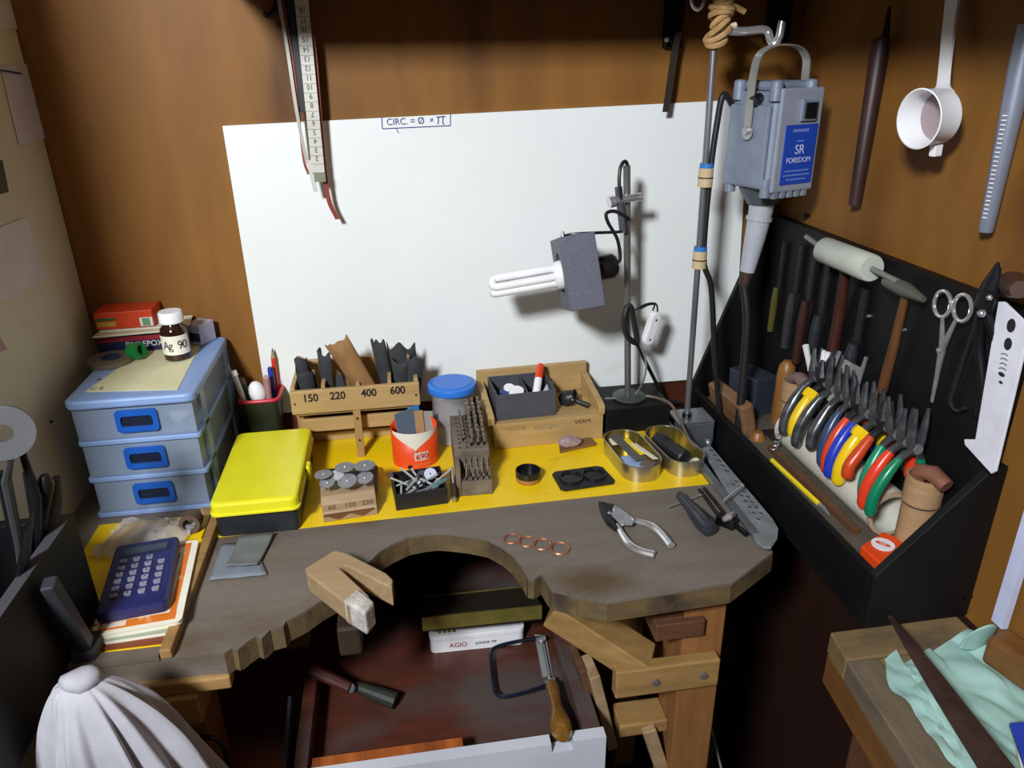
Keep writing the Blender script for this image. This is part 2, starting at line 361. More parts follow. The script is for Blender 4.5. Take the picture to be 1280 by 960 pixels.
# ================================================================== under the bench
dr = thing('open_drawer', 'open dark red drawer with a white front below the bench cutout', 'drawer', (.04, -.3, .53))
fin('bottom_panel', MB().box(-.15, .176, -.478, -.03, .555, .562), REDW, dr)
fin('side_panel', MB().box(.176, .198, -.478, -.03, .535, .597), REDW, dr, bevel=.001)
fin('side_panel', MB().box(-.166, -.150, -.478, -.03, .535, .600), REDW, dr, bevel=.001)
wf = fin('front_panel', MB(TR(0, -.479, 0) @ XN).prism([(-.168, .44), (.200, .44), (.200, .600), (.160, .600), (.159, .586), (.134, .586), (.133, .600), (-.168, .600)], 0, .015), mat('chipped_white_board', 'C8CBD6', .45, col2='B8BBC6', sc=(9, 9, 9), spots=('8A8278', (30, 30, 30), .70)), dr)
fin('worn_lip', MB().box(-.145, .03, -.4787, -.466, .563, .6003), mat('burnt_orange_wood', 'B8642A', .5, col2='5E2E18', sc=(60, 10, 10), amt=1), dr)
dk = thing('steel_bench_block', 'dark bar with a brass-coloured front edge across the drawer below the cutout', 'bar', (.06, -.3, .60))
a0, a1 = pz(527, 747, .650), pz(664, 733, .650); b0, b1 = pz(527, 772, .650), pz(677, 757, .650)
fin('bar', MB().prism([(b0.x, b0.y), (b1.x, b1.y), (a1.x, a1.y), (a0.x, a0.y)], .625, .650), mat('oily_dark_wood', '221B14', .5), dk)
fin('brass_edge', MB().prism([(b0.x, b0.y-.002), (b1.x, b1.y-.002), (b1.x, b1.y), (b0.x, b0.y)], .629, .651), mat('dull_brass', '9C9048', .4, .6, col2='7C7236', sc=(30, 30, 30)), dk)
fin('back_edge', MB().prism([(a0.x, a0.y), (a1.x, a1.y), (a1.x, a1.y+.0015), (a0.x, a0.y+.0015)], .645, .651), _M['dull_brass'], dk)
for k, (x0, x1) in enumerate(((a0.x+.02, a0.x+.035), (a1.x-.045, a1.x-.03))): fin('foot', MB().box(x0, x1, b0.y+.050, b0.y+.062, .5625, .6248), OLDW, dk)
# tin box with red lettering
t = thing('tin_box', 'flat white tin with red and black lettering under the brass-edged bar', 'tin', (.07, -.34, .5625))
c0, c1 = pz(537, 797, .592), pz(655, 785, .592)
xa = (c1-c0).normalized(); L_ = (c1-c0).length
TM = frame(c0, xa, (0, 0, 1))
def rrect(x0, x1, y0, y1, r, n=4):
    out = []
    for cx, cy, a0_ in ((x1-r, y0+r, -PI/2), (x1-r, y1-r, 0), (x0+r, y1-r, PI/2), (x0+r, y0+r, PI)):
        for k in range(n+1): a_ = a0_+PI/2*k/n; out.append((cx+r*math.cos(a_), cy+r*math.sin(a_)))
    return out
fin('tin_base', MB(TM).prism(rrect(0, L_, 0, .05, .008), -.0295, -.008), WHITE, t)
fin('tin_lid', MB(TM).prism(rrect(-.001, L_+.001, -.001, .051, .009), -.008, .0), WHITE, t, bevel=.001)
text('lettering', 'AGIO', .0105, TM @ TR(.040, -.0006, -.0185) @ XN, INKR, t, .0002)
text('lettering', 'JUNIOR TIP', .006, TM @ TR(.080, -.0006, -.0185) @ XN, INK, t, .0002)
for k in range(4): fin('gold_print', MB(TM).box(.012+.007*k, .017+.007*k, .006, .011, 0, .0003), mat('gold_print', '8E7A3C', .5), t)

# coping saw in the drawer
sw = thing('coping_saw', 'coping saw with blue steel frame and brown wooden handle in the drawer', 'saw', (.15, -.4, .5625))
BS = mat('blued_steel', '46506E', .3, .9)
z = .574; P = lambda x, y, zz=z: pz(x, y, zz)
fr_ = [P(676, 797), P(662, 799), P(640, 803), P(622, 808), P(614, 815), P(615, 835), P(617, 855), P(620, 866), P(628, 871), P(645, 868), P(668, 862), P(690, 854)]
fin('frame', MB().tube(bez(fr_, 4), .0026, 8), BS, sw)
fin('blade', MB().tube([P(677, 800), P(687, 852)], .0011, 6), STEEL, sw)
for q in ((676, 799), (688, 852)): c = P(*q); fin('clamp', MB().cyl(c-V((.006, .002, 0)), c+V((.006, .002, 0)), .0042, n=10).cyl(c-V((0, .005, 0)), c+V((0, .005, 0)), .003, n=8), CHROME, sw)
a, b = P(690, 856, .580), P(704, 922, .612); d = (b-a); Lh = d.length
prof = [(0, 0), (.008, .0), (.0095, .006), (.0088, .014), (.0075, Lh*.35), (.0085, Lh*.5), (.0118, Lh*.68), (.0135, Lh*.8), (.012, Lh*.92), (.007, Lh*.99), (0, Lh)]
fin('handle', MB(frame(a, d.orthogonal(), d) if False else Matrix.Translation(a) @ d.to_track_quat('Z', 'Y').to_matrix().to_4x4()).lathe(prof, n=18), mat('varnished_handle', '8A6228', .22, col2='6E4A1C', sc=(60, 60, 9), coat=.5), sw)
one('metal_strip', MB().prism([(p.x, p.y) for p in (pz(668, 793, .563), pz(682, 795, .563), pz(691, 845, .563), pz(678, 846, .563))], .5625, .5635), mat('grey_tape', '8B8F90', .6), 'pale grey strip lying under the saw blade', 'strip')
# hammer in the shadow
hm = thing('hammer', 'hammer with a red handle lying in the dark left of the drawer', 'hammer', (-.12, -.4, .5625))
a, b = pz(352, 820, .62), pz(438, 860, .60)
fin('handle', MB().tube([a, (a+b)/2, b], [.008, .0085, .007], 10), mat('dark_red_handle', '42180F', .6), hm)
h0, h1 = pz(445, 858, .588), pz(494, 876, .575)
fin('head', MB().tube([h0, h0.lerp(h1, .5), h1], [.007, .010, .0115], 12), mat('grey_green_iron', '2E322B', .6, .3), hm)
fin('neck', MB().cyl(b, h0, .006), DSTEEL, hm)
one('steel_angle', MB(frame((-.178, -.47, .57), (1, .05, 0), (0, 0, 1))).box(0, .004, -.03, .10, -.02, .035).box(-.03, .0, -.03, .02, -.02, -.016), mat('dull_zinc', '6F7480', .5, .6), 'grey metal angle at the left side of the drawer', 'bracket')
one('white_cable', MB().tube(bez([(.37, -.30, .62), (.385, -.36, .50), (.41, -.42, .36), (.44, -.46, .2), (.47, -.5, .003)], 5), .0017, 6), mat('grey_cable', '8D8D92', .5), 'thin grey cable hanging beside the right bench leg', 'cable')
ch = py(245, 930, -.5)
one('bent_rod', MB().tube(bez([py(236, 925, -.47), py(262, 922, -.47), py(278, 932, -.47), py(285, 960, -.47), py(285, 1000, -.47)], 5), .003, 8), DSTEEL, 'dark bent metal rod behind the white cloth', 'rod')
# ================================================================== left end of the bench
u = thing('drawer_unit', 'three-drawer light blue plastic unit in the left corner of the bench', 'drawer unit', (-.344, -.12, BZ))
X0, X1, Y0, Y1 = -.418, -.270, -.216, -.004
def rbox(mb, x0, x1, y0, y1, z0, z1, r=.008): return mb.prism(rrect(x0, x1, y0, y1, r), z0, z1)
fin('top_panel', rbox(MB(), X0-.003, X1+.003, Y0-.006, Y1, .957, .969, .012), BLUEPL, u, bevel=.003)
for k in range(3):
    z0 = .8005+.0525*k
    fin('shelf', rbox(MB(), X0, X1, Y0-.002, Y1, z0, z0+.0065, .006), BLUEPL, u, bevel=.0012)
    b = .0015*(2-k)
    d = MB(); x0, x1 = X0+.003+b, X1-.003-b; za, zb = z0+.0075, z0+.051
    d.box(x0, x1, Y0, Y0+.002, za, zb).box(x0, x0+.002, Y0+.002, Y1-.01, za, zb).box(x1-.002, x1, Y0+.002, Y1-.01, za, zb).box(x0+.002, x1-.002, Y0+.002, Y1-.01, za, za+.002)
    dd = fin('drawer', d, BLUECL, u)
    cx, cz = -.344+.004*(1-k)*0+.003, (za+zb)/2+.002
    h = MB(); pr = rrect(cx-.025, cx+.025, cz-.015, cz+.015, .005); n_ = len(pr)
    inner = rrect(cx-.019, cx+.019, cz-.008, cz+.007, .004)
    o_ = [h.v((p[0], Y0-.004, p[1])) for p in pr]; i_ = [h.v((p[0], Y0-.004, p[1])) for p in inner]; ob = [h.v((p[0], Y0, p[1])) for p in pr]; ib = [h.v((p[0], Y0-.0012, p[1])) for p in inner]
    for j in range(n_):
        j2 = (j+1) % n_; h.f([o_[j], o_[j2], i_[j2], i_[j]]); h.f([o_[j], ob[j], ob[j2], o_[j2]]); h.f([i_[j], i_[j2], ib[j2], ib[j]])
    fin('handle', h, BLUEH, dd, smooth=False)
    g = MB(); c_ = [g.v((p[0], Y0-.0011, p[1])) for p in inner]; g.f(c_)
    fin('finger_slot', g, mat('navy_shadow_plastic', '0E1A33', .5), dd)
for x0 in (X0, X1-.004):
    for ya, yb_ in ((Y0+.03, Y0+.05), (Y1-.03, Y1)): fin('side_post', MB().box(x0, x0+.004, ya, yb_, .807, .957), BLUEPL, u)
fin('back_panel', MB().box(X0, X1, Y1-.003, Y1, .807, .957), BLUECL, u)
sh_ = [pz(x, y, .9695) for x, y in ((106, 490), (134, 470), (181, 438), (254, 425), (222, 487))]
lb = one('card_sheet', MB().prism([(p.x, p.y) for p in sh_], .9692, .9698), CREAMP, 'cream card with handwritten letters lying on the blue drawer unit', 'card')
lp = pz(118, 486, .97); text('handwriting', 'C E', .011, TR(lp.x+.003, lp.y+.0, .9699) @ rotz(.05), INK, lb, .0001)
lp = pz(124, 474, .97); text('handwriting', 'A', .009, TR(lp.x, lp.y, .9699) @ rotz(.05), INK, lb, .0001)
for k, (x, y, zz, s, m_, nm, cat, lab) in enumerate((
    (-.305, -.17, .922, .020, PAPER, 'crumpled_paper', 'paper', 'crumpled white paper inside the top blue drawer'),
    (-.30, -.17, .869, .014, BROWNC, 'parts_bag', 'bag', 'small tan bag inside the middle blue drawer'))):
    mb = MB(); mb.ball((x, y, zz), s, s*.8, s*.7, 10)
    for vv in mb.bm.verts: vv.co += noise.noise_vector(vv.co*60)*.006
    one(nm, mb, m_, lab, cat)

# brown bottle
bt = thing('medicine_bottle', 'small brown bottle with a white cap and a printed Ag 90 label', 'bottle', (-.318, -.086, .9698))
bx, by, bz = -.316, -.088, .9698
fin('glass_body', MB().lathe([(0, 0), (.0165, 0), (.0182, .002), (.0182, .040), (.017, .045), (.013, .049), (.012, .053), (0, .053)], (bx, by, bz), 28), GLASSB, bt)
fin('cap', MB().lathe([(0, .068), (.0145, .068), (.0158, .066), (.0158, .053), (.015, .0525), (0, .0525)], (bx, by, bz), 28), WHITE, bt)
fin('cap_ridges', MB().lathe([(.0160, .0535), (.0164, .055), (.0160, .0565)], (bx, by, bz), 28), WHITE, bt)
lab = MB()
def cylpatch(mb, cx, cy, r, a0, a1, z0, z1, n=16, top=None):
    g = []
    for i in range(n+1):
        a = a0+(a1-a0)*i/n; zt = z1 if top is None else top(i/n)
        g.append((mb.v((cx+r*math.cos(a), cy+r*math.sin(a), z0)), mb.v((cx+r*math.cos(a), cy+r*math.sin(a), zt))))
    for i in range(n): mb.f([g[i][0], g[i+1][0], g[i+1][1], g[i][1]])
cylpatch(lab, bx, by, .0184, -2.9, -.2, bz+.010, bz+.037)
lo_ = fin('label', lab, PAPER, bt)
for i, chh in enumerate('Ag 90'):
    a = -1.36+(i-2)*.34
    if chh != ' ': text('lettering', chh, .0165, TR(bx+.01865*math.cos(a), by+.01865*math.sin(a), bz+.0235) @ rotz(a+PI/2) @ XN, INK, bt, .0001, .85)

# tape rolls
g = thing('tape_roll', 'small bright green ring of tape behind the cream card', 'tape', (-.372, -.080, .9698))
fin('ring', MB(TR(-.372, -.082, .981) @ Matrix.Rotation(1.25, 4, 'Y') @ Matrix.Rotation(.3, 4, 'X')).lathe([(.007, -.008), (.012, -.008), (.012, .008), (.007, .008)], (0, 0, 0), 24, closed=True), mat('green_plastic', '0F7A34', .35), g)
g = thing('tape_roll', 'flat brown and blue tape roll at the left corner of the blue drawer unit', 'tape', (-.402, -.09, .9698))
fin('reel', MB().lathe([(.012, 0), (.030, 0), (.030, .007), (.012, .007)], (-.405, -.088, .9694), 32, closed=True), mat('tan_tape', '6A6450', .45), g)
fin('core', MB().lathe([(.010, 0), (.013, 0), (.013, .0085), (.010, .0085)], (-.405, -.088, .9694), 24, closed=True), mat('dark_blue_print', '26364E', .5), g)

# boxes at the back
def carton(name, lab, x0, x1, y0, y1, z0, z1, m, rz=0, cat='box', bev=.0006):
    cx, cy = (x0+x1)/2, (y0+y1)/2
    t = thing(name, lab, cat, (cx, cy, z0), rz)
    fin('carton', MB(TR(cx, cy, 0) @ rotz(rz)).box(x0-cx, x1-cx, y0-cy, y1-cy, z0, z1), m, t, bevel=bev)
    return t, TR(cx, cy, 0) @ rotz(rz)
NAVY = mat('navy_print', '1B1F4C', .4)
t, M_ = carton('epoxy_box', 'navy box with white capital letters under the orange carton', -.432, -.316, -.050, -.004, .9698, .990, NAVY, .05)
text('lettering', 'DUREPOXI', .0115, M_ @ TR(.004, -.0235, .9805) @ XN, PAPER, t, .0002, .95)
fin('red_band', MB(M_).box(-.058, .058, -.0234, -.0230, .9868, .9898), INKR, t)
t, M_ = carton('flat_carton', 'thin dark carton with a red edge lying on the navy box', -.430, -.330, -.050, -.006, .9902, .997, mat('dark_purple_print', '2A1420', .45), .02)
fin('red_edge', MB(M_).box(-.05, .05, -.0222, -.0219, .9905, .9925), INKR, t)
nb = thing('paper_pad', 'white paper pad sandwiched below the orange carton', 'pad', (-.38, -.03, .9972), .03)
for k in range(3):
    z0 = .9972+.0028*k; x0 = -.432+.004*k
    fin('sheet', MB().prism([(x0, -.062+.003*k), (x0+.118, -.050), (x0+.114, -.006), (x0+.004, -.006)], z0, z0+.0024), [PAPER, mat('printed_page', 'C9B48E', .6), PAPER][k], nb)
t, M_ = carton('orange_carton', 'orange-red carton with green and yellow print on top of the pile', -.428, -.352, -.052, -.006, 1.0060, 1.030, mat('orange_red_print', 'D8431F', .4), .03)
fin('green_print', MB(M_).box(-.036, -.012, -.02335, -.0231, 1.018, 1.022), mat('green_print', '2E6A34', .5), t)
fin('yellow_print', MB(M_).box(-.036, -.012, -.02335, -.0231, 1.010, 1.0165), mat('yellow_print', 'C9A43A', .5), t)
fin('barcode_panel', MB(M_).box(.020, .037, -.02335, -.0231, 1.0075, 1.020), PAPER, t)
fin('barcode', MB(M_).box(.0235, .0335, -.0236, -.0233, 1.0085, 1.019), mat('pale_green_print', '6A9A7A', .5), t)
t, M_ = carton('small_white_box', 'small white and blue box behind the brown bottle', -.312, -.286, -.040, -.008, .9698, 1.000, mat('lilac_card', 'B9B6CC', .5), -.5)
fin('blue_print', MB(M_).box(-.0131, .0131, -.0163, -.0161, .975, .988), NAVY, t)

# clear plastic bag
bg = MB()
def bagf(a, b):
    x = -.398+.100*a+.02*b; y = -.312+.078*b-.02*a
    return (x, y, BZ+.003+.018*math.sin(PI*a)*math.sin(PI*b)+.012*abs(noise.noise(V((a*7, b*7, 0)))))
bg.grid(bagf, 22, 18)
one('plastic_bag', bg, mat('clear_bag', 'D0CED2', .12, alpha=.5), 'crumpled clear plastic bag in front of the blue drawer unit', 'bag')
one('paper_slip', MB().prism([(-.378, -.29), (-.330, -.285), (-.325, -.255), (-.350, -.245)], BZ+.0015, BZ+.0025), PAPER, 'white paper slip inside the clear plastic bag', 'paper')
one('tube_ring', MB(TR(-.287, -.268, BZ+.0135) @ Matrix.Rotation(PI/2-.1, 4, 'X') @ Matrix.Rotation(.0, 4, 'Y')).lathe([(.008, -.010), (.0128, -.010), (.0128, .010), (.008, .010)], n=24, closed=True), mat('brown_rubber', '5B4838', .7, bump=.3), 'short brown tube offcut between plastic bag and wooden strip', 'tube')
one('wood_scrap', MB(TR(-.266, -.252, BZ+.014) @ rotz(.6) @ Matrix.Rotation(.3, 4, 'Y')).box(-.012, .012, -.005, .005, 0, .006), BROWNC, 'small pinkish wood scrap at the end of the strip', 'scrap')

# notebooks and calculator
nbk = thing('booklet', 'yellow-edged brown booklet at the bottom of the notebook pile', 'booklet', (-.30, -.40, BZ+.0015))
fin('cover', MB().box(-.345, -.269, -.478, -.33, BZ+.0014, BZ+.004), mat('brown_cover', '7A3A20', .5), nbk)
nb2 = thing('notebook', 'pale notebook under the orange-bordered one', 'notebook', (-.30, -.40, .8045))
fin('pages', MB(TR(-.306, -.395, 0) @ rotz(.06)).prism(rrect(-.040, .042, -.076, .076, .006), .8042, .809), PAPER, nb2)
fin('cover', MB(TR(-.306, -.395, 0) @ rotz(.06)).prism(rrect(-.041, .043, -.077, .077, .006), .8092, .8098), mat('grey_green_cover', '9AA48C', .5), nb2)
nt_ = thing('notebook', 'spiral notebook with an orange bordered cover under the calculator', 'notebook', (-.30, -.395, .810), .10)
NM = TR(-.302, -.394, 0) @ rotz(.10)
fin('pages', MB(NM).prism(rrect(-.042, .042, -.074, .074, .006), .810, .8155), PAPER, nt_)
fin('cover', MB(NM).prism(rrect(-.043, .043, -.075, .075, .007), .8157, .8164), PAPER, nt_)
ORB = mat('orange_border', 'DD7A24', .5, col2='CE6C1E', spots=('E8C9A0', (60, 60, 60), .62))
bo = MB()
for x0, x1, y0, y1 in ((-.038, .036, -.069, -.057), (.029, .0355, -.057, .070), (-.038, .029, .064, .070)): bo.box(x0, x1, y0, y1, .8165, .8167)
bo.bm.transform(NM); fin('border_print', bo, ORB, nt_)
pl = MB(NM).box(-.034, -.012, -.066, -.058, .8168, .8169); fin('name_panel', pl, mat('pink_white', 'EAD8CC', .5), nt_)
fin('grey_print', MB(NM).prism([(.004, -.04), (.024, -.02), (.026, .05), (.008, .062), (.012, .02)], .8166, .8168), mat('grey_photo_print', '7E7B78', .5, col2='A39C94'), nt_)
for k in range(14):
    yy = -.068+k*.0105
    fin('spiral_ring', MB(NM @ TR(-.043, yy, .813) @ Matrix.Rotation(PI/2, 4, 'X')).lathe([(.0038, -.0004), (.0046, -.0004), (.0046, .0004), (.0038, .0004)], n=10, closed=True), DSTEEL, nt_)
ca = thing('calculator', 'dark blue pocket calculator with grey keys on the notebooks', 'calculator', (-.311, -.39, .817), .14)
CMx = TR(-.3105, -.390, .817) @ rotz(.14)
CB = mat('calculator_blue', '23275E', .35, col2='1C204E')
fin('case', MB(CMx).prism(rrect(-.0345, .0345, -.063, .063, .007), 0.0003, .013), CB, ca, bevel=.0025)
fin('screen_bezel', MB(CMx).prism(rrect(-.028, .028, .036, .055, .002), .013, .0136), mat('bezel', '14183A', .3), ca)
fin('screen', MB(CMx).box(-.023, .023, .039, .052, .0136, .0139), mat('lcd', '3A4450', .15), ca)
KEY = mat('grey_key', '8E8CA0', .4)
rows = [(.026, 3), (.0135, 4), (.001, 4), (-.0115, 4), (-.024, 4), (-.0365, 4), ]
glyph = ['CS%', '789/', '456x', '123-', '0.=+', 'MR+-']
for r_, (yy, n_) in enumerate(rows):
    for c_ in range(n_):
        xx = -.0205+.0137*c_
        kk = fin('key', MB(CMx).prism(rrect(xx-.0037, xx+.0037, yy-.0028, yy+.0028, .0015, 2), .013, .0152), KEY, ca)
        text('key_legend', glyph[r_][c_], .0042, CMx @ TR(xx, yy, .0154), mat('legend', '33313E', .5), kk, .0001)

# sandpaper pieces in front of the yellow box
for k, (ps, zz, m_, l_) in enumerate(((((278, 682), (316, 678), (334, 720), (262, 727)), 0, mat('pale_blue_emery', '77808A', .8, bump=.3, bsc=1200), 'pale blue-grey emery square lying flat by the wooden strip'),
     (((300, 676), (343, 671), (322, 712), (282, 714)), .004, mat('grey_emery', '6E7270', .8, bump=.4, bsc=1200), 'curled dark grey emery piece on top of the pale one'))):
    P4 = [pz(x, y, BZ+.001) for x, y in ps]
    mb = MB(); mb.grid(lambda a, b: tuple((P4[0].lerp(P4[1], a)).lerp(P4[3].lerp(P4[2], a), b) + V((0, 0, .001+zz*(.3+abs(2*b-1)**2)+.0015*noise.noise(V((a*3, b*3, k)))+.001))), 10, 10)
    one('emery_paper', mb, m_, l_, 'sandpaper', solid=.0008)

# yellow-lidded box
yb = thing('storage_box', 'black plastic box with a bright lime yellow lid', 'box', (-.2, -.2, BZ+.0013))
fin('box_body', MB().prism(rrect(-.251, -.151, -.292, -.105, .006), BZ+.0014, .834), mat('black_box_plastic', '23262C', .45, col2='1C1F24', spots=('3A3D42', (60, 60, 60), .7)), yb, bevel=.001)
fin('lid', MB().prism(rrect(-.254, -.148, -.297, -.100, .010), .834, .852), LID, yb, bevel=.004)
fin('lid_rim', MB().prism(rrect(-.2555, -.1465, -.2985, -.0985, .010), .8335, .8375), LID, yb, bevel=.001)
fin('latch', MB().box(-.1475, -.1415, -.212, -.194, .824, .846), LID, yb, bevel=.002)

# pen cup
pc = thing('pen_cup', 'dark green square pen cup with a red rim beside the drawer unit', 'pen cup', (-.226, -.034, BZ+.0005))
z0, z1 = BZ+.0015, .882
def ring4(x0, x1, y0, y1, r): return rrect(x0, x1, y0, y1, r, 3)
a = ring4(-.248, -.203, -.054, -.010, .006); b = ring4(-.253, -.198, -.060, -.005, .008); bi = ring4(-.2505, -.2005, -.0575, -.0075, .0065)
mb = MB(); A_ = [mb.v((x, y, z0)) for x, y in a]; B_ = [mb.v((x, y, z1)) for x, y in b]; B2 = [mb.v((x, y, z1)) for x, y in bi]; A2 = [mb.v((x*1, y, z0+.004)) for x, y in ring4(-.246, -.205, -.052, -.012, .005)]
n_ = len(a)
mb.f(A_[::-1]); mb.f(A2)
for i in range(n_):
    j = (i+1) % n_; mb.f([A_[i], A_[j], B_[j], B_[i]]); mb.f([B_[i], B_[j], B2[j], B2[i]]); mb.f([B2[i], B2[j], A2[j], A2[i]])
fin('cup_body', mb, mat('dark_green_tin', '2C3320', .45, col2='232918'), pc, smooth=False)
fin('rim', MB().tube([(x, y, z1) for x, y in ring4(-.254, -.197, -.061, -.004, .009)], .003, 8, closed=True), REDP, pc)
def stick(name, lab, cat, a, b, r, m, tip=None, cap=None, group=None):
    a, b = V(a), V(b); t = thingM(name, lab, cat, TR(*a), group); MW[t.name] = TR(*a)
    fin('barrel', MB().cyl(a, b, r, n=10), m, t, smooth=True)
    d = (b-a).normalized()
    if tip: fin(tip[0], MB().cyl(b, b+d*tip[1], r*tip[3], r*tip[4], 10), tip[2], t, smooth=True)
    if cap: fin(cap[0], MB().cyl(b+d*(tip[1] if tip else 0), b+d*((tip[1] if tip else 0)+cap[1]), r*cap[3], r*cap[4], 10), cap[2], t, smooth=True)
    return t
stick('pencil', 'red pencil pointing up in the red-rimmed cup', 'pencil', (-.208, -.018, .812), py(341.5, 447, -.014), .0036, mat('red_lacquer', 'D43A22', .3), ('sharpened_wood', .010, PALEW, 1, .45), ('lead', .006, mat('dark_red_lead', '6A2426', .5), .45, .05))
stick('pen', 'blue capped pen in front of the red pencil', 'pen', (-.211, -.028, .812), py(338, 462, -.024), .0044, mat('pen_blue', '2A3AA8', .3), ('cap_top', .004, mat('pen_blue_end', '1C2878', .4), 1, .8))
stick('marker', 'dull pink marker in the red-rimmed cup', 'marker', (-.214, -.045, .812), py(333, 472, -.044), .0046, mat('dusty_pink', 'A87A7E', .4), ('cap_top', .003, mat('dusty_pink_light', 'C49A9C', .4), 1, .85))
eg = thing('plastic_egg', 'white egg-shaped plastic object in the red-rimmed cup', 'plastic egg', (-.226, -.04, .86))
fin('egg', MB(frame((-.228, -.046, .890), (1, 0, .15), (-.15, 0, 1))).ball((0, 0, 0), .0125, .0105, .019, 18), WHITE, eg)
fin('stem', MB().cyl((-.226, -.044, .812), (-.228, -.046, .874), .003, n=8), WHITE, eg)
stick('craft_knife', 'white craft knife leaning left in the red-rimmed cup', 'knife', (-.238, -.048, .815), py(294, 469, -.05), .0034, mat('pale_grey_plastic', 'C4C2CE', .3), ('end_cap', .007, WHITE, 1.35, 1.2))
tw = thing('tweezers', 'long steel tweezers leaning left out of the red-rimmed cup', 'tweezers', (-.243, -.045, .82))
tp_ = py(284, 455, -.045)
for s in (-1, 1): fin('arm', MB().tube(bez([(-.236, -.046+s*.002, .818), (-.248, -.046+s*.003, .868), (tp_.x, tp_.y, tp_.z)], 6), .0013, 6), STEEL, tw)
stick('pen', 'clear green-inked pen behind the white knife', 'pen', (-.234, -.030, .815), py(305, 480, -.03), .0032, mat('green_ink_pen', '3C8A3C', .4), ('clear_end', .010, mat('smoky_clear', 'A9A49C', .2, alpha=.8), 1.1, 1))

# ================================================================== sandpaper rack
rk = thing('sandpaper_rack', 'pine rack with four handwritten grit numbers against the white board', 'rack', (-.08, -.07, BZ))
fin('front_panel', MB().box(-.1725, .0135, -.102, -.094, .874, .910), PINE, rk, bevel=.001)
fin('floor_panel', MB().box(-.170, .011, -.094, -.016, .868, .874), PINE, rk)
fin('back_panel', MB().box(-.168, .009, -.020, -.012, .868, .926), PINE, rk, bevel=.001)
for x in (-.172, .006):
    fin('side_panel', MB(frame((x, -.094, .874), (0, 1, 0), (0, 0, 1))).box(0, .082, -.0065, 0, 0, .040), PINE, rk, bevel=.001)
for x in (-.128, -.078, -.032): fin('divider', MB().box(x, x+.005, -.0935, -.021, .8745, .914), PINE, rk)
fin('crossbar', MB().box(-.164, .004, -.088, -.082, .837, .858), PINE, rk, bevel=.001)
for x in (-.170, .0): fin('leg', MB().box(x, x+.010, -.0815, -.022, BZ+.0014, .868), PINEV, rk, bevel=.001)
fin('base_rail', MB().box(-.159, -.001, -.050, -.040, BZ+.0014, .816), PINE, rk, bevel=.001)
st = fin('strut', MB(frame((-.080, -.110, BZ+.0014), (1, 0, 0), (0, .03, 1))).box(-.0055, .0055, -.003, .003, 0, .075), PINEV, rk, bevel=.0006)
for zz in (.830, .866): fin('nail', MB().cyl((-.080, -.1125, zz), (-.080, -.1145, zz), .0014, n=8), DSTEEL, rk)
for x in (-.167, .008): fin('nail', MB().cyl((x, -.1015, .891), (x, -.1028, .891), .0016, n=8), DSTEEL, rk)
for s, x in (('150', 388), ('220', 422), ('400', 461), ('600', 497)):
    p = py(x, 498-.09*(x-388), -.1024); text('grit_number', s, .0165, TR(p.x, p.y, p.z) @ XN, INK, rk, .0002, .9, offset=.0004)
def curl(lab, base, tilt, r, h, a0, a1, mo, mi, yaw=0, r1=None, rag=.003, seed=0, ax=(0, 0)):
    M_ = TR(*base) @ rotz(yaw) @ Matrix.Rotation(tilt, 4, 'Y') @ Matrix.Rotation(ax[0], 4, 'X')
    t = thingM('sandpaper_roll', lab, 'sandpaper', M_, 'sandpaper rolls in the pine rack')
    rr = r1 or r
    def sf(off):
        def fn(a, b):
            an = a0+(a1-a0)*a; R = (r+(rr-r)*b)+off; top = h+rag*noise.noise(V((a*3.3+seed, seed, 0)))*3.5
            return (R*math.cos(an)*(1+.12*math.sin(3*an+seed)), R*math.sin(an), top*b)
        return fn
    fin('abrasive_face', MB(M_).grid(sf(.0), 20, 6), mo, t, solid=.0004)
    fin('paper_backing', MB(M_).grid(sf(-.0007), 20, 6), mi, t)
    return t
TAN = mat('paper_backing_tan', 'B89A6C', .75, col2='8F7148')
curl('dark sandpaper roll with a tan end in the 150 slot', (-.152, -.060, .875), -.02, .014, .052, 0, 6.0, SANDG, TAN, seed=1)
curl('small inner sandpaper roll rising from the 150 slot', (-.152, -.058, .878), -.08, .009, .068, 0, 6.0, SANDG, TAN, seed=2)
curl('tall black folded sandpaper at the left of the 220 slot', (-.118, -.058, .875), .0, .012, .080, 2.4, 5.2, SANDG, SANDG, seed=3, r1=.013)
curl('short dark sandpaper cone in the middle of the 220 slot', (-.100, -.066, .875), -.05, .012, .045, 0, 5.8, SANDG, TAN, seed=4, r1=.004)
curl('large brown sandpaper trough leaning left over the 400 slot', (-.052, -.070, .872), -.42, .017, .116, -2.9, -.6, SANDB, SANDB, seed=5, r1=.020)
curl('tall dark sandpaper strip with a ragged top in the 400 slot', (-.030, -.050, .875), -.12, .012, .092, 3.0, 5.6, SANDG, TAN, seed=6, rag=.006)
curl('thin grey sandpaper offcut at the back of the 400 slot', (-.018, -.040, .875), -.05, .010, .070, 2.8, 5.0, SANDG, TAN, seed=7, rag=.006)
curl('round sandpaper roll with a marked tan disc in the 600 slot', (-.012, -.066, .875), .02, .0135, .062, 0, 6.2, SANDG, TAN, seed=8)
curl('wide black folded sandpaper at the back of the 600 slot', (-.008, -.040, .875), 0, .020, .078, 3.4, 5.9, SANDG, TAN, seed=9)
curl('curved grey sandpaper leaning right in the 600 slot', (.000, -.064, .875), .18, .014, .066, 3.6, 6.0, SANDG, TAN, seed=10)

